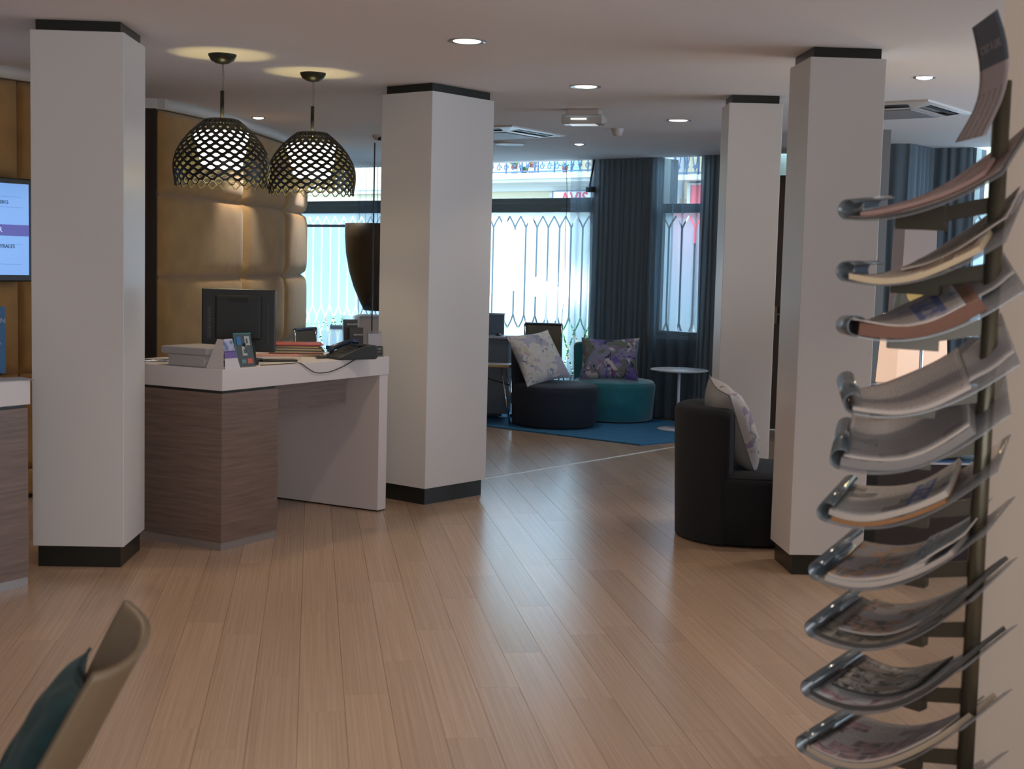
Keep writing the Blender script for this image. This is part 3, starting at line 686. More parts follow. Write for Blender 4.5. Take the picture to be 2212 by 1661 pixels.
b = newbm(); box(b, -.036, .038, -.025, -.021, .004, .060); obj('leaflet', b, LEAF, t, rot=(R(-7), 0, 0)); text('lettering', 'BARSTER', .012, TXT, t, (0, -.031, .045), (R(83), 0, 0)); text('lettering', 'LOUNGE BAR', .008, TXT, t, (0, -.029, .028), (R(83), 0, 0))
# pens / tray at the left, behind the first pillar
t = thing('pen_tray', 'shiny metal pens lying on the desk beside the first pillar', 'pens', (-1.93, 7.30, Z), R(20))
for k in range(3):
    b = newbm(); tube(b, [(-.12, k * .018 - .02, .006), (.10, k * .02 - .02, .006)], .006, 8); obj('pen', b, CHROME if k < 2 else DBLACK, t, rot=(0, 0, R(k * 9)))
# ---- wall screen on the padded wall
ang = math.atan2(.175, .130)
t = thing('wall_screen', 'flat wall screen showing a pale blue page, cut off by the left edge', 'screen', (-2.885, 8.205, 1.62), ang)
b = newbm(); box(b, -1.0, 0, -.05, .0, -.30, .30); obj('bezel', b, DBLACK, t, bevel=.006)
b = newbm(); box(b, -.965, -.045, -.0525, -.0495, -.262, .268); obj('display', b, M('screen_blue', (.1, .2, .4), .2, emit=(.16, .36, .80), es=.85), t)
b = newbm(); box(b, -.965, -.045, -.0545, -.0525, -.035, .030) ; obj('banner', b, M('screen_purple', (.02, .01, .1), .2, emit=(.035, .02, .32), es=.8), t)
SL = M('screen_line', (.1, .2, .3), .3, emit=(.10, .22, .50), es=.7); SW = M('screen_white', (1, 1, 1), .3, emit=(.5, .6, .9), es=.9)
b = newbm()
for z in (.19, .13, -.085, -.20): box(b, -.93, -.09, -.0545, -.0525, z, z + .0022)
obj('screen_lines', b, SL, t)
SD = M('screen_dark', (.02, .04, .1), .3)
text('lettering', '7/03/2015', .030, SD, t, (-.24, -.0550, .158), (R(90), 0, 0))
text('lettering', 'CHECKER', .042, SW, t, (-.315, -.0560, -.002), (R(90), 0, 0))
text('lettering', 'NA PEYRALES', .030, SD, t, (-.23, -.0550, -.062 - .035), (R(90), 0, 0))
# ---- blue sign standing on the left desk
t = thing('check_in_sign', 'upright blue sign board on the desk at the left edge', 'sign', (-2.325, 6.28, Z - .0), R(14))
b = newbm(); box(b, -.22, .0, -.004, .004, .01, .315); obj('board', b, M('sign_blue', (.02, .13, .30), .4), t)
b = newbm(); box(b, -.20, -.02, -.04, .04, .0, .01); obj('foot', b, ACR, t)
SWH = M('sign_white', (.35, .42, .52), .5)
text('lettering', 'CHECK-IN', .030, SWH, t, (-.068, -.006, .250), (R(90), 0, 0), bold=.0006)
text('lettering', 'rapido', .022, SWH, t, (-.045, -.006, .148), (R(90), 0, 0), bold=.0004)
b = newbm(); box(b, -.13, .02, -.10, .05, 0, .003); tag(obj('loose_paper', b, M('paper_grey', (.30, .30, .33), .6), None, (-2.20, 6.14, Z), (0, 0, R(40))), 'loose paper lying below the blue sign board on the left desk', 'paper')
# ============================================================ OUTSIDE
bm = newbm(); prism(bm, [(-40, 19), (-4.4, 18.75), (6.2, 10.3), (30, -8), (60, 30), (10, 60), (-40, 60)], -.3, -.12); struct('street_ground', bm, M('paving', (.42, .41, .40), .8, var=.1))
FO = 8.0
fac = thing('facade_building', 'cream rendered house front across the street with a cornice and balcony', 'building', W0, WA)
CREAM = M('cream_render', (.50, .42, .28), .85, var=.04); WHR = M('white_render', (.52, .50, .45), .8)
b = newbm(); box(b, -20, 8, FO, FO + .5, -.12, 5.4); obj('wall', b, CREAM, fac)
b = newbm(); box(b, -20, -5.25, FO - .14, FO, 2.86, 2.905); box(b, -20, -5.25, FO - .10, FO, 2.79, 2.86); obj('cornice', b, WHR, fac)
b = newbm(); box(b, -9.4, -5.35, FO - .75, FO, 2.96, 3.05); box(b, -9.4, -5.35, FO - .68, FO, 2.905, 2.96); obj('balcony_slab', b, WHR, fac)
b = newbm(); box(b, -5.15, -4.72, FO - .2, FO, 0, 5.4); obj('pilaster', b, M('pale_render', (.55, .58, .64), .8), fac)
b = newbm(); box(b, -4.62, -2.0, FO - .5, FO, 2.90, 2.98); obj('balcony_slab', b, WHR, fac)
b = newbm(); box(b, -7.66, -6.80, FO - .02, FO + .01, 3.05, 5.2); f_ = obj('shutter', b, M('shutter_blue', (.45, .72, .82), .6), fac)
b = newbm()
for k in range(22): box(b, -7.62, -6.84, FO - .035, FO - .018, 3.10 + k * .09, 3.10 + k * .09 + .05)
obj('shutter_slats', b, M('shutter_blue2', (.38, .62, .75), .6), f_, kind='stuff')
IRON = M('railing_iron', (.05, .09, .16), .5)
def railing(parent, s0, s1, y, z0):
    b = newbm(); box(b, s0, s1, y, y + .02, z0, z0 + .022); box(b, s0, s1, y, y + .02, z0 + .62, z0 + .65); box(b, s0, s1, y - .01, y + .03, z0 + .95, z0 + .98)
    obj('rail', b, IRON, parent)
    x = s0
    while x < s1 + .01:
        b = newbm(); box(b, x - .011, x + .011, y, y + .022, z0 - .06, z0 + .95); obj('post', b, IRON, parent); x += (s1 - s0) / 9
    x = s0 + .06; k = 0
    while x < s1 - .05:
        b = newbm()
        if (k // 3) % 2 == 0:            # lyre shaped bars with leaf finials
            tube(b, [(x + .05 * sin(q * 3.1), y + .01, z0 + .05 + q * .55) for q in [i / 8 for i in range(9)]], .010, 5)
            tube(b, [(x - .05 * sin(q * 3.1), y + .01, z0 + .05 + q * .55) for q in [i / 8 for i in range(9)]], .010, 5)
            tube(b, [(x, y + .01, z0 + .02), (x, y + .01, z0 + .12)], .010, 5); tube(b, [(x - .04, y + .01, z0 + .11), (x, y + .01, z0 + .07), (x + .04, y + .01, z0 + .11)], .013, 5); tube(b, [(x - .03, y + .01, z0 + .15), (x, y + .01, z0 + .11), (x + .03, y + .01, z0 + .15)], .012, 5)
        else:                            # scroll
            tube(b, [(x + (.055 - .035 * q) * cos(q * 8), y + .01, z0 + .09 + (.055 - .035 * q) * sin(q * 8)) for q in [i / 16 for i in range(17)]], .010, 5)
            tube(b, [(x + (.055 - .035 * q) * cos(q * 8 + 1), y + .01, z0 + .30 + (.055 - .035 * q) * sin(q * 8 + 1)) for q in [i / 16 for i in range(17)]], .010, 5)
            tube(b, [(x, y + .01, z0 + .14), (x, y + .01, z0 + .25)], .010, 5)
        obj('scrollwork', b, IRON, parent); x += .16; k += 1
railing(fac, -8.62, -5.45, FO - .72, 3.07); railing(fac, -4.6, -2.6, FO - .48, 3.0)
GREEN = M('leaf_green', (.10, .26, .08), .6); POT = M('terracotta', (.50, .16, .11), .7); POT2 = M('plastic_pot', (.55, .45, .50), .6)
def potplant(s, y, z, label, h=.13, r=.055, pot=POT, pot2=False, n=46, leaf=.13):
    t = thing('potted_plant', label, 'plant', wpt(s, z, y), WA)
    b = newbm(); lathe(b, [(r * .7, 0), (r, h), (r * 1.08, h), (r * 1.08, h + .015), (r * .9, h + .015)], 14); obj('pot', b, pot, t)
    if pot2: b = newbm(); lathe(b, [(r * 1.25, -.0), (r * 1.1, h * .6)], 14); obj('planter', b, POT2, t)
    b = newbm()
    for k in range(n):
        a = random.random() * 2 * pi; l = leaf * random.uniform(.6, 1.1); e = random.uniform(.5, 1.4); d = Vector((cos(a) * cos(e), sin(a) * cos(e), sin(e))); w = d.cross(Vector((0, 0, 1))).normalized() * .009
        p0 = Vector((0, 0, h)); p1 = p0 + d * l * .6; p2 = p0 + d * l + Vector((0, 0, -.03))
        v = [b.verts.new(p) for p in (p0 - w * .5, p0 + w * .5, p1 + w, p2, p1 - w)]; b.faces.new(v)
    obj('foliage', b, GREEN, t, kind='stuff'); return t
yb = FO - .62
potplant(-8.37, yb, 3.05, 'low spreading plant at the left end of the balcony railing', h=.03, leaf=.12)
potplant(-7.80, yb, 3.05, 'potted plant raised on a pale planter left on the balcony', h=.15, pot2=True, leaf=.15)
potplant(-7.58, yb, 3.05, 'small potted plant low between the two raised ones on the balcony', h=.05, leaf=.13)
potplant(-7.40, yb, 3.05, 'potted plant in a red pot before the blue shutter on the balcony', h=.17, pot2=True, leaf=.16)
potplant(-6.70, yb, 3.05, 'potted plant on the balcony seen through the dark curtain edge', h=.09, leaf=.13)
# shopfront under the sign
b = newbm(); box(b, -12, 6, FO - .03, FO, .35, 2.38); sf = obj('shopfront_glass', b, M('shop_glass', (.03, .04, .05), .12), fac)
for x in (-11, -9.8, -8.5, -7.9, -6.9, -5.6, -4.4, -3.2, -1.9, -.6, .7):
    b = newbm(); box(b, x, x + .10, FO - .07, FO - .03, .3, 2.42); obj('mullion', b, WHR, fac)
for x, w, z0, z1, c in ((-9.6, .5, .7, 1.5, (.6, .6, .62)), (-8.3, .28, 1.0, 2.1, (.75, .76, .8)), (-7.6, .4, .5, 1.1, (.2, .2, .24)), (-6.6, .6, 1.3, 1.9, (.7, .72, .75)), (-5.3, .5, .6, 1.2, (.12, .3, .2)), (-4.1, .5, 1.2, 2.0, (.65, .1, .12))):
    b = newbm(); box(b, x, x + w, FO - .04, FO - .031, z0, z1); obj('window_poster', b, M('poster%.1f' % x, c, .5), fac)
# shop sign: only the tops of the letters show above the transom
t = thing('shop_sign', 'white shop sign with red capital letters on the facade across the street', 'sign', wpt(0, 0, FO - .16), WA)
b = newbm(); box(b, -7.28, -6.30, 0, .15, 2.45, 2.765); obj('board', b, M('sign_white2', (.80, .82, .90), .5), t)
b = newbm(); box(b, -7.30, -7.28, -.01, .16, 2.44, 2.775); box(b, -7.30, -6.28, -.01, .16, 2.765, 2.785); obj('sign_frame', b, M('sign_frame', (.12, .12, .16), .5), t)
text('lettering', 'AVIS', .30, M('sign_red', (.62, .04, .07), .5), t, (-6.82, -.012, 2.635), (R(90), 0, 0), bold=.004)
b = newbm(); box(b, -7.43, -7.36, FO - .08, FO, 2.68, 2.75); tag(obj('wall_lamp', b, WHR, None, W0, (0, 0, WA)), 'small white box lamp on the facade left of the red lettered sign', 'lamp')
t = thing('awning_sign', 'red shop panel on the street front seen through the narrow window', 'sign', W0, WA)
b = newbm(); box(b, -4.50, -2.6, FO - .12, FO - .02, 1.9, 2.84); obj('panel', b, M('shop_red', (.72, .10, .12), .5), t)
b = newbm(); box(b, -4.56, -4.50, FO - .14, FO, 1.9, 2.86); box(b, -4.56, -2.6, FO - .16, FO, 2.84, 2.87); obj('sign_edge', b, WHR, t)
b = newbm(); box(b, -4.72, -4.56, FO - .1, FO, 2.3, 2.62); obj('shutter_box', b, M('brown_box', (.25, .17, .10), .6), t)
# shrubs along the glass outside
def shrub(s0, s1, z1, y, label, n):
    t = thing('street_shrub', label, 'shrub', wpt((s0 + s1) / 2, -.12, y), WA); w = (s1 - s0) / 2
    b = newbm()
    for k in range(n):
        x = random.uniform(-w, w); hh = (z1 + .12) * (1 - .25 * abs(x / w) ** 2) * random.uniform(.9, 1.05); z = hh * random.random() ** .6
        yy = random.uniform(-.09, .09); a = random.random() * 6.28; l = random.uniform(.03, .06); d = Vector((cos(a), sin(a), random.uniform(-.4, .8))).normalized(); q = d.cross(Vector((.2, .3, 1))).normalized() * l * .4
        p = Vector((x, yy, z)); v = [b.verts.new(c) for c in (p, p + d * l * .5 + q, p + d * l, p + d * l * .5 - q)]; b.faces.new(v)
    obj('foliage', b, M('shrub_green', (.06, .55, .14), .6), t, kind='stuff')
    for k in range(4):
        b = newbm(); tube(b, [(-w * .6 + k * w * .4, 0, 0), (-w * .65 + k * w * .45, .02, z1 * .7)], .008, 5); obj('stem', b, M('stem_brown', (.08, .05, .03), .8), t)
    b = newbm(); box(b, -w, w, -.14, .14, 0, .42); obj('planter', b, M('planter_grey', (.16, .22, .30), .7), t)
shrub(-1.75, -.72, .90, .47, 'green shrub in a planter right outside the big frosted window', 2600)
shrub(-5.6, -4.3, .80, .34, 'green shrub in a planter outside the left frosted window', 1800)
# added glowing globe, stands in for the glare spot in the frosted glass
t = thing('glare_globe', 'bright round globe added just outside the frosted window for its glare spot', 'lamp', wpt(-2.16, -.12, .85), WA)
b = newbm(); lathe(b, [(.05, 0), (.03, .04), (.022, .1), (.022, 1.22), (.05, 1.25)], 14); obj('post', b, IRON, t)
b = newbm(); bmesh.ops.create_uvsphere(b, u_segments=24, v_segments=14, radius=.11, matrix=Matrix.Translation((0, 0, 1.36))); obj('globe', b, M('globe_glow', (1, 1, 1), .3, emit=(.95, .98, 1), es=90), t, smooth=True)

# ============================================================ CURTAINS
def sheer(name, col, alpha):
    m = bpy.data.materials.new(name); m.use_nodes = True; nt = m.node_tree; N = nt.nodes; L = nt.links; N.clear()
    out = N.new('ShaderNodeOutputMaterial'); tr = N.new('ShaderNodeBsdfTransparent'); df = N.new('ShaderNodeBsdfDiffuse'); tl = N.new('ShaderNodeBsdfTranslucent')
    df.inputs[0].default_value = (*col, 1); tl.inputs[0].default_value = (*col, 1)
    a = N.new('ShaderNodeMixShader'); a.inputs[0].default_value = .45; L.new(df.outputs[0], a.inputs[1]); L.new(tl.outputs[0], a.inputs[2])
    g = N.new('ShaderNodeTexCoord'); sp = N.new('ShaderNodeSeparateXYZ'); L.new(g.outputs['Object'], sp.inputs[0])
    lw = N.new('ShaderNodeLayerWeight'); lw.inputs[0].default_value = .35       # a fold seen edge-on hides more
    mr = N.new('ShaderNodeMapRange'); mr.inputs['To Min'].default_value = 1 - alpha; mr.inputs['To Max'].default_value = .10 if alpha > .3 else .38
    L.new(lw.outputs['Facing'], mr.inputs[0])
    mx = N.new('ShaderNodeMixShader'); L.new(mr.outputs[0], mx.inputs[0]); L.new(a.outputs[0], mx.inputs[1]); L.new(tr.outputs[0], mx.inputs[2]); L.new(mx.outputs[0], out.inputs[0])
    return m
SHEER = sheer('sheer_grey', (.26, .32, .38), .42); SHEER2 = sheer('dense_grey', (.27, .32, .36), .93)
def curtain(name, s0, s1, label, mat, off=-.12, pitch=.075, amp=.028, z0=.02, seed=1, frame=None):
    rnd = random.Random(seed); n = max(8, int((s1 - s0) / pitch * 8)); ph = [rnd.uniform(-.5, .5) for _ in range(60)]
    O, E_, N_ = frame or (W0, WE, WN)
    b = newbm(); g = []
    for i in range(n + 1):
        s = s0 + (s1 - s0) * i / n; k = (s - s0) / pitch
        col = []
        for j in range(13):
            z = z0 + (H - z0) * j / 12
            a = amp * (.65 + .35 * (1 - z / H)) * sin(2 * pi * k + .8 * sin(k * 1.7 + seed) + .25 * sin(z * 1.3 + k))
            p = O + E_ * (s + .008 * sin(z * 2 + k * 3)) + N_ * (off + a); col.append(b.verts.new((p.x, p.y, z)))
        g.append(col)
    for i in range(n):
        for j in range(12): b.faces.new((g[i][j], g[i + 1][j], g[i + 1][j + 1], g[i][j + 1])).smooth = True
    return tag(obj(name, b, mat, recalc=False), label, 'curtain')
curtain('curtain', -.80, .02, 'dark grey curtain between the big window and the narrow window', SHEER2, seed=2, pitch=.065, amp=.012, off=-.07)
curtain('sheer_curtain', -.02, .55, 'sheer grey curtain hanging over the narrow window', SHEER, seed=3, pitch=.145, amp=.035)
curtain('curtain', .53, 1.12, 'dark grey curtain right of the narrow window, beside the slim pillar', SHEER2, seed=4, pitch=.06, amp=.012)
curtain('sheer_curtain', -1.00, -.76, 'sheer grey curtain edge over the right side of the big window', SHEER, seed=5, pitch=.17, amp=.02, off=-.13)
curtain('sheer_curtain', -4.10, -3.60, 'sheer grey curtain over the left window beside the middle pillar', sheer('sheer_blue', (.14, .20, .25), .20), seed=6, pitch=.09)
def seg(p, q):
    p = Vector((*p, 0)); q = Vector((*q, 0)); e = (q - p).normalized(); return (p, e, Vector((-e.y, e.x, 0))), (q - p).length
fr, l_ = seg((2.74, 11.75), (3.256, 11.498)); curtain('curtain', 0, l_, 'dark curtain left of the bend behind the yellow table lamp', SHEER2, off=0, seed=7, pitch=.10, amp=.016, frame=fr)
fr, l_ = seg((3.256, 11.498), (3.542, 11.871)); curtain('curtain', 0, l_, 'dark curtain at the bend behind the upright pale lamp column', SHEER2, off=0, seed=8, pitch=.10, frame=fr)
fr, l_ = seg((3.542, 11.871), (3.84, 11.70)); curtain('curtain', 0, l_, 'dark blue grey curtain just left of the far right window', SHEER2, off=0, seed=9, pitch=.09, amp=.016, frame=fr)
b = newbm(); box(b, -6.2, -3.7, -.05, -.02, 1.875, 1.905); tag(obj('window_bar', b, M('bar_grey', (.20, .22, .28), .4), None, W0, (0, 0, WA)), 'horizontal grey bar crossing the left frosted window', 'rail')
b = newbm(); tube(b, sp3([(0, 0, 2.5), (.02, 0, 2.2), (.012, 0, 1.8), (.02, 0, 1.3), (.0, 0, .9)]), .003, 5); obj('pull_string', b, DBLACK, bpy.data.objects['sheer_curtain.001'], wpt(-1.045, 0, -.18))
t = thing('door_closer', 'dark door closer arm at the top right corner of the big window', 'door closer', wpt(-.80, 2.24, -.07), WA)
b = newbm(); tube(b, [(-.02, 0, .05), (.03, -.0, .33)], .010, 8); obj('arm', b, DBLACK, t)
b = newbm(); box(b, -.05, .06, -.03, .03, 0, .055); obj('body', b, DBLACK, t, bevel=.008)

# ============================================================ RUG AND LOUNGE CORNER
RUG = M('rug_blue', (.032, .17, .34), .95, bump=.6, bscale=350, var=.18, vscale=30)
b = newbm(); prism(b, [(1.089, 11.447), (2.05, 12.25), (1.75, 13.15), (.1, 14.35), (-.75, 14.3), (-1.0, 13.25), (-.219, 12.507)], .0, .014)
tag(obj('rug', b, RUG, bevel=.004), 'blue many-sided rug under the lounge chairs', 'rug')
def arc_slab(b, r_out, thick, a0, a1, z0, z1, n=36, sx=1, sy=1, lean=.0, top_r=.045):
    """upright curved slab with a rounded top, following an arc"""
    m = 10; prof = []
    prof.append((0, z0)); prof.append((0, z1 - top_r))
    for k in range(1, 6): a = k / 6 * pi / 2; prof.append((top_r * (1 - cos(a)), z1 - top_r + top_r * sin(a)))
    prof.append((thick / 2, z1 + .006))
    for k in range(1, 6): a = pi / 2 - k / 6 * pi / 2; prof.append((thick - top_r * (1 - cos(a)), z1 - top_r + top_r * sin(a)))
    prof.append((thick, z1 - top_r)); prof.append((thick, z0))
    rings = []
    for i in range(n + 1):
        t = i / n; a = a0 + (a1 - a0) * t; e = min(t, 1 - t) * n
        k = 1 if e > 3 else (.62 + .38 * math.sqrt(max(0, 1 - (1 - e / 3) ** 2)))   # rounded ends
        ring = []
        for d, z in prof:
            dd = thick / 2 + (d - thick / 2) * k; zz = z if z < z1 - top_r * 1.01 else z - (1 - k) * .05
            r = r_out - dd + lean * (z - z0); ring.append(b.verts.new((sx * r * cos(a), sy * r * sin(a), zz)))
        rings.append(ring)
    for x, y in zip(rings, rings[1:]):
        for k in range(len(prof) - 1): b.faces.new((x[k], x[k + 1], y[k + 1], y[k])).smooth = True
    b.faces.new(rings[0][::-1]); b.faces.new(rings[-1])
def lounge(loc, rotz, label, mat, seatmat, zs=.375, zb=.735, arc=60):
    # faces local +x; round drum with a hugging back
    t = thing('lounge_chair', label, 'chair', loc, rotz)
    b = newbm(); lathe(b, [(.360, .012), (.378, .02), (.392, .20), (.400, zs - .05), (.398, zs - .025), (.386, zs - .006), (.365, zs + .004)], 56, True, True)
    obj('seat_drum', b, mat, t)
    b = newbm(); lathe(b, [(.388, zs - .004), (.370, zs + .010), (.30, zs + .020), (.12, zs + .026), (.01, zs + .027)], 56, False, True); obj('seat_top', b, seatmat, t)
    b = newbm(); arc_slab(b, .398, .150, pi - R(arc), pi + R(arc), .014, zb, lean=.035); obj('backrest', b, mat, t, recalc=True)
    b = newbm(); lathe(b, [(.33, 0), (.33, .014)], 40); obj('base_ring', b, BLACK, t)
    return t
NAVY = M('fabric_navy', (.016, .021, .036), .9, bump=.4, bscale=900, sheen=.04); NAVYT = M('fabric_navy_lit', (.020, .028, .048), .85, bump=.4, bscale=900, sheen=.12)  # seat top lighter than the sides, its light put into the colour
TEAL = M('velvet_teal', (.006, .15, .18), .8, bump=.2, bscale=400, var=.25, vscale=9, sheen=.5); TEALT = M('velvet_teal_lit', (.008, .22, .30), .75, bump=.2, bscale=400, var=.2, vscale=9, sheen=.8)  # teal seat top likewise brighter, lit look mixed into the velvet colour
CHAR = M('fabric_charcoal', (.008, .009, .012), .92, bump=.5, bscale=1100, sheen=.03)
ZR = .014
cA = (.405, 12.66, ZR); cB = (.99, 13.275, ZR); cC = (1.340, 7.66, 0)
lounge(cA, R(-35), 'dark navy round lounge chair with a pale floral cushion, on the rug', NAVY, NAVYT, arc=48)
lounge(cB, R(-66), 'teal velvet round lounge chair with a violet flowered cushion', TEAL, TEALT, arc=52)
lounge(cC, R(8), 'charcoal round lounge chair nearest the camera, half behind the near right pillar', CHAR, CHAR, .385, .745, 57)
# cushions
def cushion_mat(name, base, cols, scale=9, thr=.50, dark=False):
    m, nt, b = nm(name); N = nt.nodes; L = nt.links; tc = N.new('ShaderNodeTexCoord')
    out = None; prev = (*base, 1)
    nz = N.new('ShaderNodeTexNoise'); nz.inputs['Scale'].default_value = 14; nz.inputs['Detail'].default_value = 3; L.new(tc.outputs['Object'], nz.inputs['Vector'])
    ws = N.new('ShaderNodeVectorMath'); ws.operation = 'MULTIPLY_ADD'; ws.inputs[1].default_value = (.06, .06, .06); L.new(nz.outputs['Color'], ws.inputs[0]); L.new(tc.outputs['Object'], ws.inputs[2])
    cur = None
    for i, (c, th, sc, off) in enumerate(cols):
        n = N.new('ShaderNodeTexNoise'); n.inputs['Scale'].default_value = sc; n.inputs['Detail'].default_value = 2.5; n.inputs['Distortion'].default_value = 1.1
        mp = N.new('ShaderNodeMapping'); mp.inputs['Location'].default_value = (off, off * .7, off * .3); L.new(ws.outputs[0], mp.inputs[0]); L.new(mp.outputs[0], n.inputs['Vector'])
        r = ramp(nt, [(th, (0, 0, 0)), (th + .035, (1, 1, 1))]); L.new(n.outputs['Fac'], r.inputs[0])
        mx = N.new('ShaderNodeMix'); mx.data_type = 'RGBA'; L.new(r.outputs[0], mx.inputs[0]); mx.inputs[7].default_value = (*c, 1)
        if cur is None: mx.inputs[6].default_value = prev
        else: L.new(cur, mx.inputs[6])
        cur = mx.outputs[2]
    L.new(cur, b.inputs['Base Color']); b.inputs['Roughness'].default_value = .9
    wv = N.new('ShaderNodeTexNoise'); wv.inputs['Scale'].default_value = 500; L.new(tc.outputs['Object'], wv.inputs['Vector'])
    bp = N.new('ShaderNodeBump'); bp.inputs['Strength'].default_value = .3; bp.inputs['Distance'].default_value = .001; L.new(wv.outputs['Fac'], bp.inputs['Height']); L.new(bp.outputs[0], b.inputs['Normal'])
    return m
def cushion(name, label, loc, Xa, Ya, w, h, th, front, back, seed=1, flop=0, pipe=None):
    """Xa, Ya: world directions of the cushion's width and height"""
    Xa = Vector(Xa).normalized(); Ya = Vector(Ya); Ya = (Ya - Xa * Ya.dot(Xa)).normalized(); Za = Xa.cross(Ya)
    t = thing(name, label, 'cushion', loc); t.rotation_euler = Matrix((Xa, Ya, Za)).transposed().to_euler()
    rnd = random.Random(seed); ph = [rnd.uniform(0, 6.28) for _ in range(12)]
    def side(sgn):
        def fn(u, v):
            a, c = 2 * u - 1, 2 * v - 1
            k = max(0, (1 - abs(a) ** 3.2)) ** .62 * max(0, (1 - abs(c) ** 3.2)) ** .62
            pin = 1 - .085 * (1 - a * a) * abs(c) ** 6 ; pin2 = 1 - .085 * (1 - c * c) * abs(a) ** 6
            x = a * w / 2 * pin2; y = c * h / 2 * pin
            wr = .004 * sin(a * 9 + ph[0] + 2 * c) * sin(c * 7 + ph[1]) * k + .005 * sin(a * 4 + c * 11 + ph[2]) * (abs(c) ** 2) * k ** .5
            z = sgn * (th / 2 * k) + wr + flop * (max(0, -c - .55) ** 2) * .5 + .012 * sin(a * 2.2 + ph[4]) * c
            return Vector((x, y, z))
        return fn
    b = newbm(); gridsurf(b, side(1), 30, 30); obj('front_face', b, front, t, recalc=False)
    b = newbm(); g = gridsurf(b, side(-1), 30, 30); bmesh.ops.reverse_faces(b, faces=b.faces[:]); obj('back_face', b, back, t, recalc=False)
    b = newbm(); f1 = side(1); N_ = 30
    loop = [f1(i / N_, 0) for i in range(N_)] + [f1(1, i / N_) for i in range(N_)] + [f1(1 - i / N_, 1) for i in range(N_)] + [f1(0, 1 - i / N_) for i in range(N_ + 1)]
    tube(b, loop, .0035, 6, False); obj('piping', b, pipe or M('piping_grey', (.20, .20, .22), .8), t)
    return t
LIN = (.60, .57, .54)
CF1 = cushion_mat('floral_pale', LIN, [((.40, .38, .46), .56, 6, 0), ((.27, .32, .38), .60, 11, 3), ((.50, .48, .36), .62, 8, 7), ((.48, .36, .44), .61, 9, 11), ((.20, .20, .30), .665, 15, 5)])
CF2 = cushion_mat('floral_violet', (.20, .205, .31), [((.13, .15, .12), .50, 5, 0), ((.13, .10, .34), .55, 6, 3.3), ((.50, .45, .42), .60, 6, 9.1), ((.24, .07, .20), .63, 9, 6), ((.03, .03, .07), .61, 13, 2), ((.08, .05, .20), .66, 10, 15)])
CF3 = cushion_mat('floral_sparse', (.50, .46, .43), [((.30, .24, .32), .60, 7, 1.5), ((.22, .22, .16), .66, 9, 4), ((.36, .28, .36), .66, 14, 8)])
LINB = M('linen_back', (.40, .38, .36), .9, bump=.3, bscale=600); LINC = M('linen_grey', (.25, .245, .24), .9, bump=.3, bscale=600)
cushion('cushion', 'pale cushion with lilac flowers leaning on the navy lounge chair', (.235, 12.62, .640), (.76, .62, .12), (-.46, .30, .83), .52, .52, .15, CF1, LINB, 1, .05)
cushion('cushion', 'violet and cream flowered cushion leaning on the teal lounge chair', (.925, 13.075, .612), (1, -.16, .02), (-.14, .42, .88), .56, .43, .15, CF2, M('linen_back2', (.45, .42, .42), .9), 2, .04)
cushion('cushion', 'linen cushion with a purple flower on the charcoal lounge chair', (1.235, 7.60, .640), (-.08, .97, .17), (-.40, -.02, .90), .45, .48, .21, CF3, LINC, 3, .04)
# side table
t = thing('side_table', 'white round pedestal side table on the rug', 'table', (1.530, 12.56, ZR))
WT = M('table_white', (.62, .64, .70), .35)
b = newbm(); lathe(b, [(.02, .530), (.20, .534), (.262, .545), (.266, .551), (.262, .556), (.01, .556)], 48); obj('table_top', b, WT, t)
b = newbm(); lathe(b, [(.014, .02), (.014, .534)], 16); obj('stem', b, WT, t)
b = newbm(); lathe(b, [(.185, .0), (.187, .006), (.18, .011), (.03, .018), (.018, .03)], 44); obj('foot_plate', b, WT, t)

# ============================================================ WORK CORNER BEHIND THE MIDDLE PILLAR
GB = M('partition_grey', (.13, .165, .21), .6); GL = M('desk_edge_pale', (.42, .46, .55), .4)
t = thing('office_desk', 'grey blue stepped workstation beside the middle pillar', 'desk', (-.30, 13.35, ZR), R(-8))
b = newbm(); box(b, -.50, .21, -.02, .03, .0, .985); obj('high_panel', b, GB, t, bevel=.003); b = newbm(); box(b, -.50, .215, -.03, .04, .985, 1.0); obj('panel_cap', b, GL, t)
b = newbm(); box(b, -.50, .31, -.30, -.02, .77, .79); obj('shelf', b, GL, t); b = newbm(); box(b, -.50, .30, -.28, -.03, .05, .77); obj('cabinet', b, GB, t, bevel=.003)
b = newbm(); lathe(b, [(.03, 0), (.034, .01), (.026, .028), (.008, .036)], 18, sx=1, sy=1.5); tag(obj('computer_mouse', b, DBLACK, None, (-.14, 13.17, .79)), 'black computer mouse on the grey workstation', 'mouse')
t = thing('work_table', 'small pale table with a wooden edge left of the navy lounge chair', 'table', (-.30, 12.84, ZR), R(-10))
b = newbm(); box(b, -.35, .30, -.14, .14, .525, .545); obj('table_top', b, M('tabletop_pale', (.55, .55, .58), .4), t); b = newbm(); box(b, -.35, .30, -.146, -.139, .524, .546); obj('edge', b, M('ply_edge', (.50, .33, .14), .5), t)
for sx in (-.25, .22):
    for sy in (-.10, .10):
        b = newbm(); tube(b, [(sx, sy, .525), (sx + (.10 if sx > 0 else -.05), sy * 1.6, .0)], .009, 8); obj('leg', b, CHROME, t)
b = newbm(); tube(b, [(-.25, -.1, .50), (.30, -.10, .36)], .006, 6); obj('brace', b, DBLACK, t)
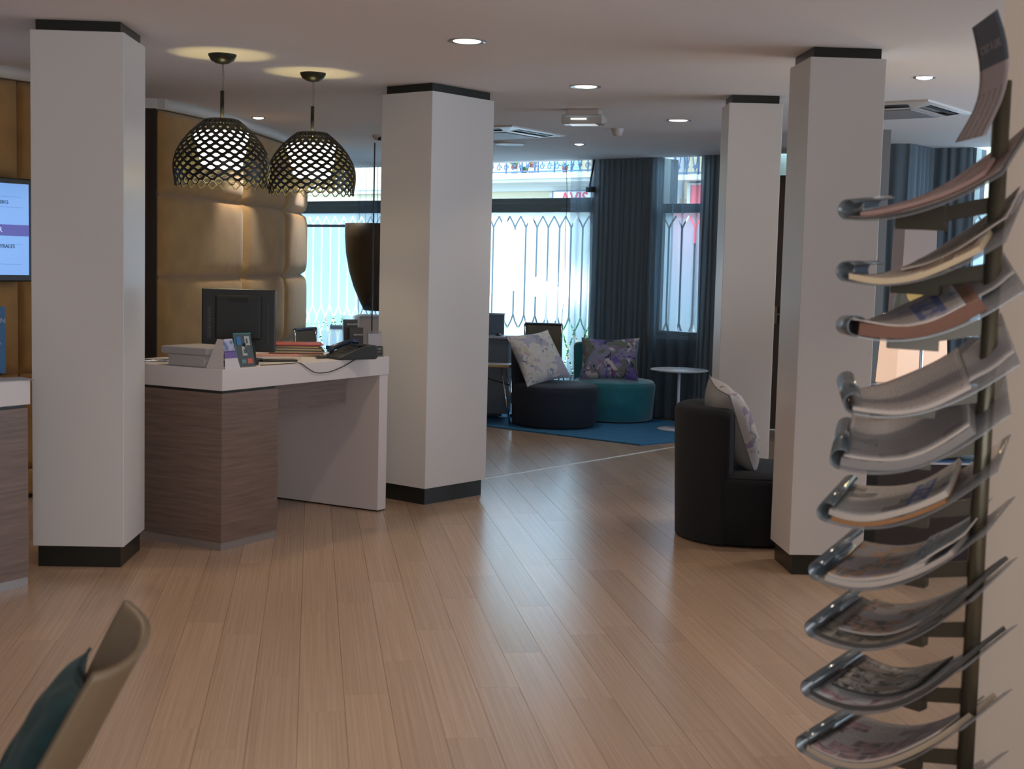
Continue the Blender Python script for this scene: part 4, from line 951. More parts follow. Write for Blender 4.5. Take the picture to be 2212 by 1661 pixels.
def mesh_chair(loc, rz, label, s=1):
    t = thing('office_chair', label, 'chair', loc, rz)
    MESH = M('mesh_tan', (.17, .145, .10), .7); 
    def back(u, v):
        return Vector(((2 * u - 1) * (.165 + .02 * v), .02 * (1 - (2 * u - 1) ** 2) - .07 * sin(v * 2.2) - .05 * (v - .5), .44 + .46 * v))
    b = newbm(); gridsurf(b, back, 10, 14); obj('mesh_back', b, MESH, t, solid=.006, recalc=False)
    for u in (0, 1):
        b = newbm(); tube(b, [back(u, k / 14) for k in range(15)], .012, 8); obj('back_rail', b, CHROME, t)
    b = newbm(); tube(b, [back(k / 8, 1) for k in range(9)], .014, 8); obj('top_bar', b, M('dark_chrome', (.10, .12, .15), .25, .8), t)
    b = newbm(); box(b, -.21, .21, -.42, .0, .425, .455); obj('seat', b, MESH, t, bevel=.012)
    b = newbm(); tube(b, [(0, -.2, .06), (0, -.2, .43)], .02, 10); obj('post', b, CHROME, t)
    for k in range(4):
        a = k * pi / 2 + .4; b = newbm(); tube(b, [(0, -.2, .07), (.27 * cos(a), -.2 + .27 * sin(a), .03)], [.016, .010], 8); obj('leg', b, CHROME, t)
        b = newbm(); lathe(b, [(.012, 0), (.018, .008), (.018, .022), (.01, .03)], 10, center=(.27 * cos(a), -.2 + .27 * sin(a))); obj('foot', b, DBLACK, t)
    return t
mesh_chair((.31, 13.50, ZR), R(-12), 'mesh backed office chair behind the navy lounge chair')
mesh_chair((-1.83, 11.6, 0), R(70), 'mesh backed office chair beside the end of the orange padded wall')
t = thing('meeting_table', 'long glossy dark table mirroring the left frosted window', 'table', (-1.80, 13.75, 0), R(7))
GT = M('glossy_blue_black', (.012, .085, .19), .10); GT.node_tree.nodes['Principled BSDF'].inputs['IOR'].default_value = 1.12
b = newbm(); box(b, -.05, .16, -1.9, 1.3, .72, .75); obj('table_top', b, GT, t)
b = newbm(); box(b, -.05, .16, 1.28, 1.32, .72, .775); obj('edge_highlight', b, M('edge_highlight', (.7, .75, .8), .4), t)  # reflected bright line at the far edge, painted as a pale strip
for sx in (-.02, .13):
    for sy in (-1.85, 1.2):
        b = newbm(); box(b, sx - .02, sx + .02, sy - .02, sy + .02, 0, .72); obj('leg', b, CHROME, t)
t = thing('white_counter', 'white box counter behind the brochure holder', 'counter', (-1.19, 12.05, 0), R(-3))
b = newbm(); box(b, -.21, .40, -.0, .40, .0, .985); obj('body', b, M('counter_white', (.66, .60, .56), .5), t, bevel=.003)
b = newbm(); box(b, -.22, .41, -.01, .41, .985, 1.005); obj('top', b, GL, t)
# tall dark curved lampshade on a pole
t = thing('giant_lampshade', 'tall dark bell shaped lampshade before the left window', 'lamp', (-1.20, 12.85, 0))
b = newbm(); prof = [(.385, 1.83), (.383, 1.70), (.372, 1.55), (.345, 1.40), (.30, 1.25), (.245, 1.12), (.20, 1.03)]
lathe(b, prof, 40, False, False); obj('shade', b, M('shade_dark', (.055, .042, .032), .45, coat=.3), t, solid=.006)
b = newbm(); lathe(b, [(.02, 1.826), (.384, 1.828)], 40, False, False); obj('shade_lid', b, M('shade_lid', (.10, .12, .15), .3), t)
b = newbm(); tube(b, [(0, 0, .03), (0, 0, 1.82)], .012, 10); obj('pole', b, CHROME, t)
b = newbm(); lathe(b, [(.16, 0), (.16, .02), (.02, .04)], 30); obj('foot', b, DBLACK, t)
b = newbm(); tube(b, sp3([(-.02, -.39, 1.55), (-.06, -.36, 1.3), (-.16, -.30, 1.1), (-.2, -.28, 1.0)]), .003, 5); obj('wire', b, DBLACK, t)
b = newbm(); box(b, -.006, .006, -.006, .006, 0, 2.5); tag(obj('slim_post', b, M('post_grey', (.06, .07, .08), .4), None, (-1.232, 11.95, 0)), 'slim grey upright post left of the middle pillar', 'post')

# ============================================================ DARK COUNTER AND LAMPS, RIGHT
CB = M('counter_brown', (.040, .030, .030), .45); CD = M('counter_dark', (.010, .010, .008), .5)
t = thing('dark_counter', 'dark brown counter with table lamps behind the newspaper rack', 'counter', (1.80, 6.95, 0), R(3))
b = newbm(); box(b, .08, 1.9, 0, .5, .0, .53); box(b, .08, 1.9, 0.03, .5, .59, .885); obj('body', b, CB, t)
b = newbm(); box(b, .08, .285, 0, .5, .53, .59); obj('niche_side', b, CB, t)
b = newbm(); box(b, .0, .08, .0, .5, .0, .885); obj('end_panel', b, CD, t)
b = newbm(); box(b, -.01, 1.92, -.01, .52, .885, .905); obj('top', b, M('counter_top', (.055, .050, .048), .18), t, bevel=.002)
b = newbm(); box(b, .285, 1.9, -.005, .48, .528, .538); obj('niche_shelf', b, M('niche_white', (.62, .66, .74), .3), t)
b = newbm(); box(b, .36, .56, .01, .22, .538, .546); tag(obj('magazine', b, M('mag_blue', (.05, .14, .30), .3), None, (1.80, 6.95, 0), (0, 0, R(3))), 'blue magazine on the white shelf of the dark counter', 'magazine')
t = thing('table_lamp', 'table lamp with a yellow bowl inside a smoked glass cone on the dark counter', 'lamp', (2.15, 7.22, .908))
b = newbm(); lathe(b, [(.082, 0), (.082, .006), (.05, .018), (.018, .05), (.010, .09), (.009, .36), (.014, .412)], 32); obj('base', b, CHROME, t)
m_, nt_, b_ = nm('smoked_glass'); b_.inputs['Base Color'].default_value = (.16, .19, .17, 1); b_.inputs['Roughness'].default_value = .08; b_.inputs['Alpha'].default_value = .42
b = newbm(); lathe(b, [(.175, .350), (.115, .625)], 40, False, False); obj('glass_shade', b, m_, t, solid=.003)
b = newbm(); lathe(b, [(.012, .408), (.05, .418), (.085, .460), (.103, .53), (.107, .605), (.100, .61)], 36, True, True); obj('bowl', b, M('yellow_bowl', (.9, .6, .2), .5, emit=(1, .66, .20), es=.85), t)
light('POINT', 'bulb', (0, 0, .66), 4, (1, .75, .35), parent=t, shadow_soft_size=.04)
t = thing('cube_lamp', 'glowing cream box lampshade standing behind the yellow table lamp', 'lamp', (2.335, 8.02, .0), R(6))
def frustum(b, w0, w1, z0, z1):
    v = [b.verts.new((sx * w0, sy * w0, z0)) for sx, sy in ((-1, -1), (1, -1), (1, 1), (-1, 1))] + [b.verts.new((sx * w1, sy * w1, z1)) for sx, sy in ((-1, -1), (1, -1), (1, 1), (-1, 1))]
    for f in ((0, 3, 2, 1), (4, 5, 6, 7), (0, 1, 5, 4), (1, 2, 6, 5), (2, 3, 7, 6), (3, 0, 4, 7)): b.faces.new([v[i] for i in f])
b = newbm(); frustum(b, .158, .138, .83, 1.262); obj('shade', b, M('cream_glow', (.8, .6, .5), .7, emit=(1, .66, .46), es=.66), t, bevel=.004)
b = newbm(); tube(b, [(0, 0, .0), (0, 0, .84)], .012, 8); obj('pole', b, STEEL, t); b = newbm(); box(b, -.14, .14, -.14, .14, 0, .015); obj('foot', b, STEEL, t)
t = thing('lamp_column', 'tall unlit pale lampshade column behind the smoked glass lamp', 'lamp', (2.43, 8.42, 0), R(4))
b = newbm(); frustum(b, .108, .100, 1.20, 1.785); obj('shade', b, M('column_pale', (.42, .36, .36), .8), t, bevel=.004)
b = newbm(); tube(b, [(0, 0, .0), (0, 0, 1.2)], .012, 8); obj('pole', b, STEEL, t); b = newbm(); box(b, -.14, .14, -.14, .14, 0, .015); obj('foot', b, STEEL, t)
t = thing('magazine_pile', 'flat pile of pale blue magazines under the yellow lamp on the dark counter', 'magazines', (1.98, 7.03, .906), R(12))
for k in range(3):
    b = newbm(); box(b, -.12, .10, -.07, .07, k * .008, k * .008 + .007); obj('magazine', b, M('mag%d' % k, ((.30, .38, .52), (.10, .13, .2), (.42, .5, .62))[k], .25), t, rot=(0, 0, R(k * 5)))
# ============================================================ NEWSPAPER RACK
def at_pole(theta, z0, arm, tilt, dip=0, twist=0, rise=.17, ex=1.8, back=-.05):
    ep = Vector((cos(theta), sin(theta), 0)); ew = Vector((sin(theta), -cos(theta), 0))
    def f(a, b, h=0):          # a: metres out from the pole, b: across, h: above the sheet
        t = max(0, min(1, (arm - a) / (arm - back))); z = z0 + rise * t ** ex - dip * sin(pi * min(1, t * 1.05)) ** .9
        dz = (rise * ex * t ** (ex - 1) - dip * pi * cos(pi * t)) / (arm - back); nrm = (Vector((0, 0, 1)) + ep * dz).normalized()
        return POLE + ep * a + ew * b + Vector((0, 0, z + (tilt + twist * t) * b)) + nrm * h
    return f, ep, ew
POLE = Vector((1.160, 3.35, 0))
rack = thing('newspaper_rack', 'tall pole rack of curved clear trays holding newspapers, at the right edge', 'newspaper rack', (0, 0, 0))
b = newbm(); tube(b, [POLE + Vector((0, 0, .03)), POLE + Vector((0, 0, 1.965))], .0205, 20); obj('pole', b, BRASSPOLE, rack)
b = newbm(); lathe(b, [(.21, 0), (.21, .012), (.19, .018), (.03, .03)], 36, center=(POLE.x, POLE.y)); obj('base_plate', b, BRASSPOLE, rack)
m_, nt_, b_ = nm('tray_acrylic'); b_.inputs['Base Color'].default_value = (.22, .215, .22, 1); b_.inputs['Roughness'].default_value = .14; b_.inputs['Alpha'].default_value = .58; b_.inputs['Specular IOR Level'].default_value = .9
ACRT = m_
m_, nt_, b_ = nm('tray_lip'); b_.inputs['Base Color'].default_value = (.10, .12, .135, 1); b_.inputs['Roughness'].default_value = .14; b_.inputs['Metallic'].default_value = .25; b_.inputs['Specular IOR Level'].default_value = 1.0; b_.inputs['Alpha'].default_value = .80
LIPM = m_
BRK = M('bracket_brown', (.075, .062, .042), .4, .4)
TR = [(146, 1.640, .33, .07), (151, 1.480, .33, .0), (172, 1.345, .34, -.04), (170, 1.180, .335, .10), (164, 1.050, .345, .16), (155, .900, .355, .10), (147, .745, .365, .14),
      (141, .590, .37, .17), (136, .420, .38, .17), (138, .262, .385, .09), (138, .105, .385, .06)]
WB = .146
DIP = [0, .010, .016, .016, .026, .030, .036, .040, .042, .042, .04]; TWI = [.46, .50, .36, .28, .14, .10, .05, .03, .03, .03, .03]
trays = []
for k, (th, z0, arm, tilt) in enumerate(TR):
    f, ep, ew = at_pole(R(th), z0, arm, tilt, DIP[k], TWI[k]); trays.append((f, ep, ew, arm, z0))
    b = newbm(); n = 22
    for (h0,) in ((0,),):
        top = [[b.verts.new(f(arm - .012 - (arm + .038) * i / n, -WB + 2 * WB * j / 2, .0015)) for j in range(3)] for i in range(n + 1)]
        bot = [[b.verts.new(f(arm - .012 - (arm + .038) * i / n, -WB + 2 * WB * j / 2, -.0015)) for j in range(3)] for i in range(n + 1)]
        for i in range(n):
            for j in range(2):
                b.faces.new((top[i][j], top[i + 1][j], top[i + 1][j + 1], top[i][j + 1])).smooth = True
                b.faces.new((bot[i][j], bot[i][j + 1], bot[i + 1][j + 1], bot[i + 1][j])).smooth = True
            b.faces.new((top[i][0], bot[i][0], bot[i + 1][0], top[i + 1][0])); b.faces.new((top[i][2], top[i + 1][2], bot[i + 1][2], bot[i][2]))
        b.faces.new((top[n][0], bot[n][0], bot[n][1], bot[n][2], top[n][2], top[n][1]))
    tr_ = obj('tray', b, ACRT, rack)
    b = newbm(); rr = .024; g = []
    for i in range(15):
        a_ = -pi / 2 - (pi * 1.25) * i / 14
        for dr in (0, 1):
            pass
        g.append([b.verts.new(f(arm - .012, bb, 0) + (-ep) * (cos(a_) * rr) + Vector((0, 0, 1)) * (sin(a_) * rr + rr)) for bb in (-WB, 0, WB)])
    for i in range(14):
        for j in range(2): b.faces.new((g[i][j], g[i + 1][j], g[i + 1][j + 1], g[i][j + 1])).smooth = True
    obj('lip', b, LIPM, tr_, solid=.003, recalc=False)
    # bracket: flat bar under the sheet, then a riser to the pole
    b = newbm(); e = ep; s_ = ew
    def slab(p0, p1, z0a, z1a, z0b, z1b, w):
        v = []
        for p, za, zb_ in ((p0, z0a, z1a), (p1, z0b, z1b)):
            for sg in (-1, 1):
                v.append(b.verts.new(POLE + e * p + s_ * w * sg + Vector((0, 0, za)))); v.append(b.verts.new(POLE + e * p + s_ * w * sg + Vector((0, 0, zb_))))
        for fc in ((0, 1, 3, 2), (4, 6, 7, 5), (0, 4, 5, 1), (2, 3, 7, 6), (1, 5, 7, 3), (0, 2, 6, 4)): b.faces.new([v[i] for i in fc])
    slab(.0, .12, z0 + .012, z0 + .052, z0 - .010, z0 + .026, .004)
    slab(.12, .24, z0 - .034, z0 + .028, z0 - .030, z0 + .004, .020)
    obj('bracket', b, BRK, rack)

def newsprint(name, base, ink=(.09, .08, .08), ph1=(.12, .12, .12), ph2=(.30, .26, .24), mast=None, mastw=(.80, .93), photo=.55, seed=0, text_amt=.5, border=None):
    m, nt, bs = nm(name); N = nt.nodes; L = nt.links; uv = N.new('ShaderNodeUVMap'); uv.uv_map = 'UVMap'
    sp = N.new('ShaderNodeSeparateXYZ'); L.new(uv.outputs[0], sp.inputs[0])
    def mth(op, a, b=None, c=None):
        n = N.new('ShaderNodeMath'); n.operation = op
        for i, x in enumerate((a, b, c)):
            if x is None: continue
            if hasattr(x, 'links'): L.new(x, n.inputs[i])
            else: n.inputs[i].default_value = x
        return n.outputs[0]
    def mix(fac, a, b):
        n = N.new('ShaderNodeMix'); n.data_type = 'RGBA'
        for sock, x in ((0, fac), (6, a), (7, b)):
            if hasattr(x, 'links'): L.new(x, n.inputs[sock])
            else: n.inputs[sock].default_value = x if sock == 0 else (*x, 1)
        return n.outputs[2]
    u, v = sp.outputs[0], sp.outputs[1]
    lines = mth('GREATER_THAN', mth('FRACT', mth('MULTIPLY', u, 46)), .55)
    cols = mth('GREATER_THAN', mth('FRACT', mth('MULTIPLY', v, 4.0)), .10)
    nz = N.new('ShaderNodeTexNoise'); nz.inputs['Scale'].default_value = 45; L.new(uv.outputs[0], nz.inputs['Vector'])
    words = mth('GREATER_THAN', nz.outputs['Fac'], .46)
    txt = mth('MULTIPLY', mth('MULTIPLY', mth('MULTIPLY', lines, cols), words), text_amt)
    c = mix(txt, base, ink)
    bk = N.new('ShaderNodeTexBrick'); bk.inputs['Scale'].default_value = 3.1; bk.inputs['Color1'].default_value = (0, 0, 0, 1); bk.inputs['Color2'].default_value = (1, 1, 1, 1); bk.inputs['Mortar'].default_value = (0, 0, 0, 1); bk.inputs['Mortar Size'].default_value = .03; bk.inputs['Bias'].default_value = 0; bk.inputs['Brick Width'].default_value = .8; bk.inputs['Row Height'].default_value = .55
    mp = N.new('ShaderNodeMapping'); mp.inputs['Location'].default_value = (seed * .37, seed * .61, 0); L.new(uv.outputs[0], mp.inputs[0]); L.new(mp.outputs[0], bk.inputs['Vector'])
    ph = mth('GREATER_THAN', bk.outputs['Color'], photo)
    n2 = N.new('ShaderNodeTexNoise'); n2.inputs['Scale'].default_value = 7; n2.inputs['Distortion'].default_value = 1; L.new(mp.outputs[0], n2.inputs['Vector'])
    r = ramp(nt, [(.38, ph1), (.62, ph2)]); L.new(n2.outputs['Fac'], r.inputs[0])
    c = mix(ph, c, r.outputs[0])
    if mast:
        band = mth('MULTIPLY', mth('GREATER_THAN', u, mastw[0]), mth('LESS_THAN', u, mastw[1]))
        if border is None: band = mth('MULTIPLY', band, mth('MULTIPLY', mth('GREATER_THAN', v, .08), mth('LESS_THAN', v, .80)))
        nm2 = N.new('ShaderNodeTexNoise'); nm2.inputs['Scale'].default_value = 12; L.new(uv.outputs[0], nm2.inputs['Vector'])
        let = mth('MULTIPLY', mth('GREATER_THAN', nm2.outputs['Fac'], .52), mth('LESS_THAN', mth('ABSOLUTE', mth('SUBTRACT', u, (mastw[0] + mastw[1]) / 2)), (mastw[1] - mastw[0]) * .28))
        c = mix(band, c, mix(mth('MULTIPLY', let, .6), mast, base))
    L.new(c, bs.inputs['Base Color']); bs.inputs['Roughness'].default_value = .55; return m
def paper(k, a0, a1, h, th, mat, label, b0=-.132, b1=.132, edge=None, warp=.002, curl=0, tw=0, fold=False, seed=0):
    f, ep, ew, arm, z0 = trays[k]; rnd = random.Random(seed + k * 7); p1 = rnd.uniform(0, 6)
    n, mm = 20, 8; bm = newbm(); uvl = bm.loops.layers.uv.new('UVMap')
    def pt(i, j, top):
        u, v = i / n, j / mm; a = a0 + (a1 - a0) * u + tw * (v - .5); bb = b0 + (b1 - b0) * v
        hh = h + (th if top else 0) + warp * sin(u * 7 + p1 + v * 3) + curl * max(0, u - .7) ** 2 * 4
        if fold and top: hh += .055 * max(0, v - .35) * max(0, 1 - abs(u - .0) * .6)
        return f(a, bb, hh)
    T = [[bm.verts.new(pt(i, j, 1)) for j in range(mm + 1)] for i in range(n + 1)]; Bm = [[bm.verts.new(pt(i, j, 0)) for j in range(mm + 1)] for i in range(n + 1)]
    def face(vs, uvs, mi=0):
        fc = bm.faces.new(vs); fc.material_index = mi; fc.smooth = mi == 0
        for l, q in zip(fc.loops, uvs): l[uvl].uv = q
    for i in range(n):
        for j in range(mm):
            q = [(i / n, j / mm), ((i + 1) / n, j / mm), ((i + 1) / n, (j + 1) / mm), (i / n, (j + 1) / mm)]
            face((T[i][j], T[i + 1][j], T[i + 1][j + 1], T[i][j + 1]), q); face((Bm[i][j + 1], Bm[i + 1][j + 1], Bm[i + 1][j], Bm[i][j]), q[::-1])
        face((Bm[i][0], Bm[i + 1][0], T[i + 1][0], T[i][0]), [(0, 0)] * 4, 1); face((T[i][mm], T[i + 1][mm], Bm[i + 1][mm], Bm[i][mm]), [(0, 0)] * 4, 1)
    for j in range(mm):
        face((T[0][j], T[0][j + 1], Bm[0][j + 1], Bm[0][j]), [(0, 0)] * 4, 1); face((Bm[n][j], Bm[n][j + 1], T[n][j + 1], T[n][j]), [(0, 0)] * 4, 1)
    o = obj('newspaper', bm, [mat, edge or M('paper_edge', (.42, .35, .30), .8)], None); return tag(o, label, 'newspaper')
GY = (.34, .31, .29); BE = (.46, .38, .30); WHT = (.50, .47, .45)
EB = M('edge_brown', (.14, .055, .03), .7); ED = M('edge_dark', (.06, .055, .05), .7); EO = M('edge_orange', (.28, .12, .04), .7)
np_ = newsprint
# first (highest) tray
paper(0, .33, -.045, .002, .006, np_('news_a', (.28, .20, .18), ph1=(.10, .06, .06), ph2=(.40, .22, .18), seed=1, photo=.4), 'brownish magazine lying lowest in the highest tray', edge=ED, curl=.003)
paper(0, .30, -.005, .010, .009, np_('news_b', (.38, .27, .25), ph1=(.16, .10, .10), ph2=(.44, .26, .22), seed=2, photo=.5), 'pinkish magazine on top in the highest tray', edge=M('edge_pink', (.36, .22, .19), .7), b0=-.10, b1=.09)
# second
paper(1, .315, .00, .003, .014, np_('news_c', BE, ph1=(.14, .10, .07), ph2=(.28, .20, .14), seed=3, photo=.55), 'beige folded newspaper in the second tray from the top', edge=M('edge_beige', (.50, .38, .24), .7), warp=.003)
paper(1, .20, -.05, .020, .004, np_('news_d', (.27, .225, .18), ph1=(.10, .08, .06), ph2=(.2, .16, .12), seed=4, photo=.5), 'dull olive newspaper reaching up the pole in the second tray', b0=-.06, b1=.11)
# third
paper(2, .325, .03, .003, .030, np_('news_e', (.2, .1, .07), ph1=(.12, .06, .04), ph2=(.22, .1, .06), seed=5), 'thick brown catalogue lying lowest in the third tray', edge=EB)
paper(2, .345, .06, .034, .004, np_('news_f', GY, ph1=(.12, .13, .20), ph2=(.26, .25, .27), seed=6, photo=.6, mast=(.10, .12, .24), mastw=(.62, .86)), 'grey newspaper curling over the brown catalogue in the third tray', warp=.004)
paper(2, .05, -.05, .014, .003, M('paper_plain', (.36, .33, .31), .6), 'plain grey sheet end sticking up behind the third tray', b0=-.06, b1=.11)
# fourth
paper(3, .325, .05, .003, .008, np_('news_g', (.36, .31, .29), ink=(.16, .14, .14), photo=1.1, text_amt=.75, seed=7), 'single newspaper with dark text columns in the fourth tray', warp=.003)
paper(3, .05, -.05, .003, .003, M('paper_plain2', (.40, .36, .35), .6), 'blank pale sheet end above the fourth tray', b0=-.09, b1=.09)
# fifth
paper(4, .335, .02, .003, .020, np_('news_h', GY, seed=8), 'thick grey newspaper pile lying lowest in the fifth tray', edge=M('edge_grey', (.20, .18, .17), .8))
paper(4, .330, .02, .026, .005, np_('news_i', (.33, .29, .28), ph1=(.20, .18, .17), ph2=(.30, .27, .25), photo=.75, text_amt=.3, seed=9), 'half opened newspaper with a raised fold in the fifth tray', fold=True, warp=.003)
# sixth
paper(5, .335, .06, .003, .010, np_('news_j', (.3, .2, .12), seed=10), 'newspaper with an orange edge lying lowest in the sixth tray', edge=EO)
paper(5, .345, .05, .016, .014, np_('news_k', (.43, .385, .34), ph1=(.10, .09, .09), ph2=(.24, .20, .17), mast=(.05, .08, .24), mastw=(.66, .84), seed=11, photo=.68), 'cream newspaper with a blue masthead in the sixth tray', warp=.003)
# seventh
paper(6, .34, .02, .003, .012, np_('news_l', WHT, seed=12), 'pale newspaper lying lowest in the seventh tray')
paper(6, .335, .08, .018, .008, np_('news_m', (.26, .215, .215), ph1=(.08, .10, .10), ph2=(.34, .17, .08), photo=.45, seed=13), 'dark mauve newspaper with an orange picture in the seventh tray')
paper(6, .14, -.02, .026, .004, np_('news_m2', (.30, .32, .34), ph1=(.02, .025, .03), ph2=(.3, .33, .36), photo=.5, seed=23), 'blue grey magazine edge under the pole side of the seventh tray')
# eighth
paper(7, .36, .02, .003, .010, np_('news_n', (.20, .17, .15), ph1=(.06, .06, .05), ph2=(.2, .16, .12), seed=14, photo=.4), 'dark newspaper lying lowest in the eighth tray', edge=ED)
paper(7, .32, .05, .016, .006, np_('news_o', (.27, .245, .24), ph1=(.08, .07, .06), ph2=(.32, .18, .12), photo=.40, seed=15), 'framed dark magazine on top in the eighth tray', b0=-.085)
paper(7, .08, -.04, .010, .010, np_('news_o2', (.12, .11, .11), ph1=(.03, .03, .03), ph2=(.2, .19, .2), photo=.5, seed=25), 'stack of dark magazine ends at the pole in the eighth tray', edge=ED)
# ninth
paper(8, .37, -.03, .003, .012, np_('news_p', (.30, .29, .29), ph1=(.20, .10, .10), ph2=(.36, .35, .36), photo=.45, seed=16), 'grey newspaper lying lowest in the ninth tray', edge=ED)
paper(8, .35, .09, .018, .006, np_('news_q', (.22, .17, .13), ph1=(.035, .03, .02), ph2=(.40, .35, .31), photo=.2, seed=17), 'dark magazine with a white figure on the cover in the ninth tray', b0=-.07, b1=.115, edge=ED)
# tenth
paper(9, .375, -.02, .003, .014, np_('news_r', (.33, .30, .29), ph1=(.07, .07, .08), ph2=(.32, .29, .28), photo=.55, seed=18), 'thick grey newspaper lying lowest in the tenth tray', edge=M('edge_beige2', (.40, .31, .22), .7))
paper(9, .365, .0, .020, .005, np_('news_s', (.36, .32, .31), ph1=(.10, .085, .09), ph2=(.34, .20, .21), photo=.55, seed=19, mast=(.20, .10, .12), mastw=(.60, .72)), 'newspaper with small reddish pictures on top in the tenth tray')
paper(10, .375, .0, .003, .012, np_('news_t', (.45, .38, .28), seed=20), 'beige newspaper in the lowest visible tray')
# curved header leaflet at the top of the rack
LE = [(1.095, 3.4, 2.097), (1.112, 3.41, 2.049), (1.125, 3.42, 2.001), (1.126, 3.42, 1.951), (1.111, 3.41, 1.899), (1.062, 3.38, 1.819)]
RE = [(1.113, 3.28, 2.12), (1.133, 3.28, 2.067), (1.145, 3.28, 2.014), (1.146, 3.28, 1.966), (1.132, 3.27, 1.911), (1.082, 3.22, 1.823)]
LEs, REs = sp3(LE), sp3(RE); NL = len(LEs) - 1
def leaf_pt(u, v, h=0):
    i = min(int(u * NL), NL - 1); q = u * NL - i
    p = lambda a: LEs[a].lerp(REs[a], v)
    P_ = p(i).lerp(p(i + 1), q); d = (p(i + 1) - p(i)).normalized(); w = (REs[i] - LEs[i]).normalized(); n = w.cross(d).normalized()
    if n.y > 0: n = -n
    return P_ + n * h
def leaf_mat():
    m, nt, bs = nm('header_print'); N = nt.nodes; L = nt.links; uv = N.new('ShaderNodeUVMap'); uv.uv_map = 'UVMap'; sp = N.new('ShaderNodeSeparateXYZ'); L.new(uv.outputs[0], sp.inputs[0])
    r = ramp(nt, [(0, (.075, .085, .105)), (.425, (.36, .30, .29))], 'CONSTANT'); L.new(sp.outputs[0], r.inputs[0])
    w = N.new('ShaderNodeMath'); w.operation = 'FRACT'; k = N.new('ShaderNodeMath'); k.operation = 'MULTIPLY'; k.inputs[1].default_value = 5; L.new(sp.outputs[1], k.inputs[0]); L.new(k.outputs[0], w.inputs[0])
    a = N.new('ShaderNodeMath'); a.operation = 'LESS_THAN'; a.inputs[1].default_value = .38; L.new(w.outputs[0], a.inputs[0])
    g = N.new('ShaderNodeMath'); g.operation = 'GREATER_THAN'; g.inputs[1].default_value = .66; L.new(sp.outputs[0], g.inputs[0])
    n = N.new('ShaderNodeTexNoise'); n.inputs['Scale'].default_value = 30; L.new(uv.outputs[0], n.inputs['Vector']); h = N.new('ShaderNodeMath'); h.operation = 'GREATER_THAN'; h.inputs[1].default_value = .42; L.new(n.outputs['Fac'], h.inputs[0])
    m1 = N.new('ShaderNodeMath'); m1.operation = 'MULTIPLY'; L.new(a.outputs[0], m1.inputs[0]); L.new(g.outputs[0], m1.inputs[1]); m2 = N.new('ShaderNodeMath'); m2.operation = 'MULTIPLY'; L.new(m1.outputs[0], m2.inputs[0]); L.new(h.outputs[0], m2.inputs[1])
    mx = N.new('ShaderNodeMix'); mx.data_type = 'RGBA'; L.new(m2.outputs[0], mx.inputs[0]); L.new(r.outputs[0], mx.inputs[6]); mx.inputs[7].default_value = (.22, .18, .185, 1); L.new(mx.outputs[2], bs.inputs['Base Color']); bs.inputs['Roughness'].default_value = .5; return m
bm = newbm(); uvl = bm.loops.layers.uv.new('UVMap'); n, mm = 30, 6
G = [[bm.verts.new(leaf_pt(i / n, j / mm)) for j in range(mm + 1)] for i in range(n + 1)]
for i in range(n):
    for j in range(mm):
        fc = bm.faces.new((G[i][j], G[i + 1][j], G[i + 1][j + 1], G[i][j + 1])); fc.smooth = True
        for l, q in zip(fc.loops, [(i / n, j / mm), ((i + 1) / n, j / mm), ((i + 1) / n, (j + 1) / mm), (i / n, (j + 1) / mm)]): l[uvl].uv = q
hd = tag(obj('header_leaflet', bm, leaf_mat(), recalc=False, solid=.0015), 'curved leaflet with a dark header at the very top of the newspaper rack', 'leaflet')
def wrap_text(s_, size, u0, v0, vscale, mat, parent):
    o = text('lettering', s_, size, mat, parent, (0, 0, 0), (0, 0, 0), ext=.0)
    for vt in o.data.vertices:
        x, y = vt.co.x, vt.co.y
        vt.co = leaf_pt(max(0, min(1, u0 - y * 3.0)), v0 + x * vscale, .0025)
wrap_text("C'EST À LIRE", .032, .255, .50, 4.0, M('header_text', (.36, .32, .32), .6), hd)

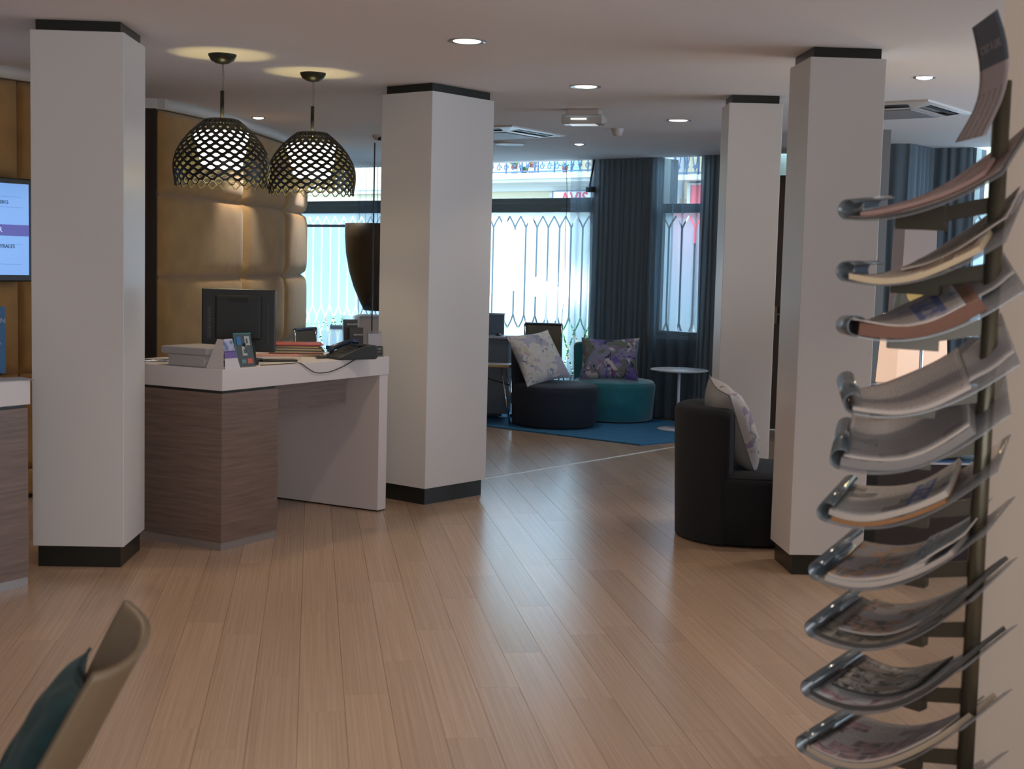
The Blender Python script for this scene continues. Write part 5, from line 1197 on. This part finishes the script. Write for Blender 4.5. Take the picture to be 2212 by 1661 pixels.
# ============================================================ SHELL CHAIR, FRONT LEFT
SHL = M('shell_beige', (.155, .108, .062), .42)
t = thing('shell_chair', 'beige moulded shell chair at the lower left corner, close to the camera', 'chair', (0, 0, 0))
rim = [(-.714, 2.30, .781), (-.686, 2.325, .784), (-.665, 2.365, .792), (-.660, 2.42, .806), (-.672, 2.475, .830), (-.722, 2.53, .852)]
rs = sp3(rim); NR = len(rs) - 1
def shell(u, v):
    i = min(int(u * NR), NR - 1); p = rs[i].lerp(rs[i + 1], u * NR - i)
    cyy = 2.42; dz = p.z - .40; lean = .42 * v * dz + .05 * v * v
    flare = .010 * math.exp(-v * 9)
    return Vector((p.x - lean + flare, cyy + (p.y - cyy) * (1 + .55 * v), p.z - v * dz))
b = newbm(); gridsurf(b, shell, 30, 24); obj('backrest_shell', b, SHL, t, solid=.014, recalc=False)
b = newbm()
def pan(u, v):
    x = -.82 - .44 * v; w = .19 + .05 * sin(v * 3.1)
    return Vector((x, 2.42 + (2 * u - 1) * w, .405 + .035 * (2 * u - 1) ** 2 + .02 * v * v))
gridsurf(b, pan, 16, 16); obj('seat', b, SHL, t, solid=.014, recalc=False)
for x0, y0 in ((-.88, 2.28), (-.88, 2.56), (-1.20, 2.28), (-1.20, 2.56)):
    b = newbm(); tube(b, [(x0, y0, .40), (x0 + (.05 if x0 > -1 else -.05), y0 + (.03 if y0 > 2.4 else -.03), 0)], [.014, .010], 10); obj('leg', b, M('leg_oak', (.35, .22, .12), .5), t)
b = newbm(); tube(b, sp3([(-1.16, 2.58, .42), (-1.10, 2.60, .60), (-1.03, 2.60, .725), (-.992, 2.53, .742)]), [.018] * 24 + [.012], 12); obj('armrest', b, SHL, t, solid=0)
TC = M('teal_cushion', (.004, .034, .038), .85, bump=.3, bscale=300, var=.45, vscale=16, sheen=.05)
cushion('cushion', 'dark teal cushion standing in the beige shell chair at the lower left', (-.877, 2.45, .542), (-.30, .95, .0), (.52, .0, .855), .30, .44, .085, TC, TC, 5, .0, M('piping_teal', (.004, .03, .032), .8))

# added awning out of view, blocks the sky to dim the left window
t = thing('added_awning', 'dark blue awning added out of view to block the sky above the left window', 'awning', W0, WA)
b = newbm(); v = [b.verts.new(p) for p in ((-9.5, .35, 3.05), (-3.7, .35, 3.05), (-3.7, 2.6, 2.95), (-9.5, 2.6, 2.95))]; b.faces.new(v)
obj('canopy', b, M('awning_blue', (.08, .16, .34), .8), t, solid=.02)
for x in (-8.3, -3.8):
    b = newbm(); tube(b, [(x, .31, 2.90), (x, 2.5, 2.93)], .02, 8); obj('arm', b, IRON, t)
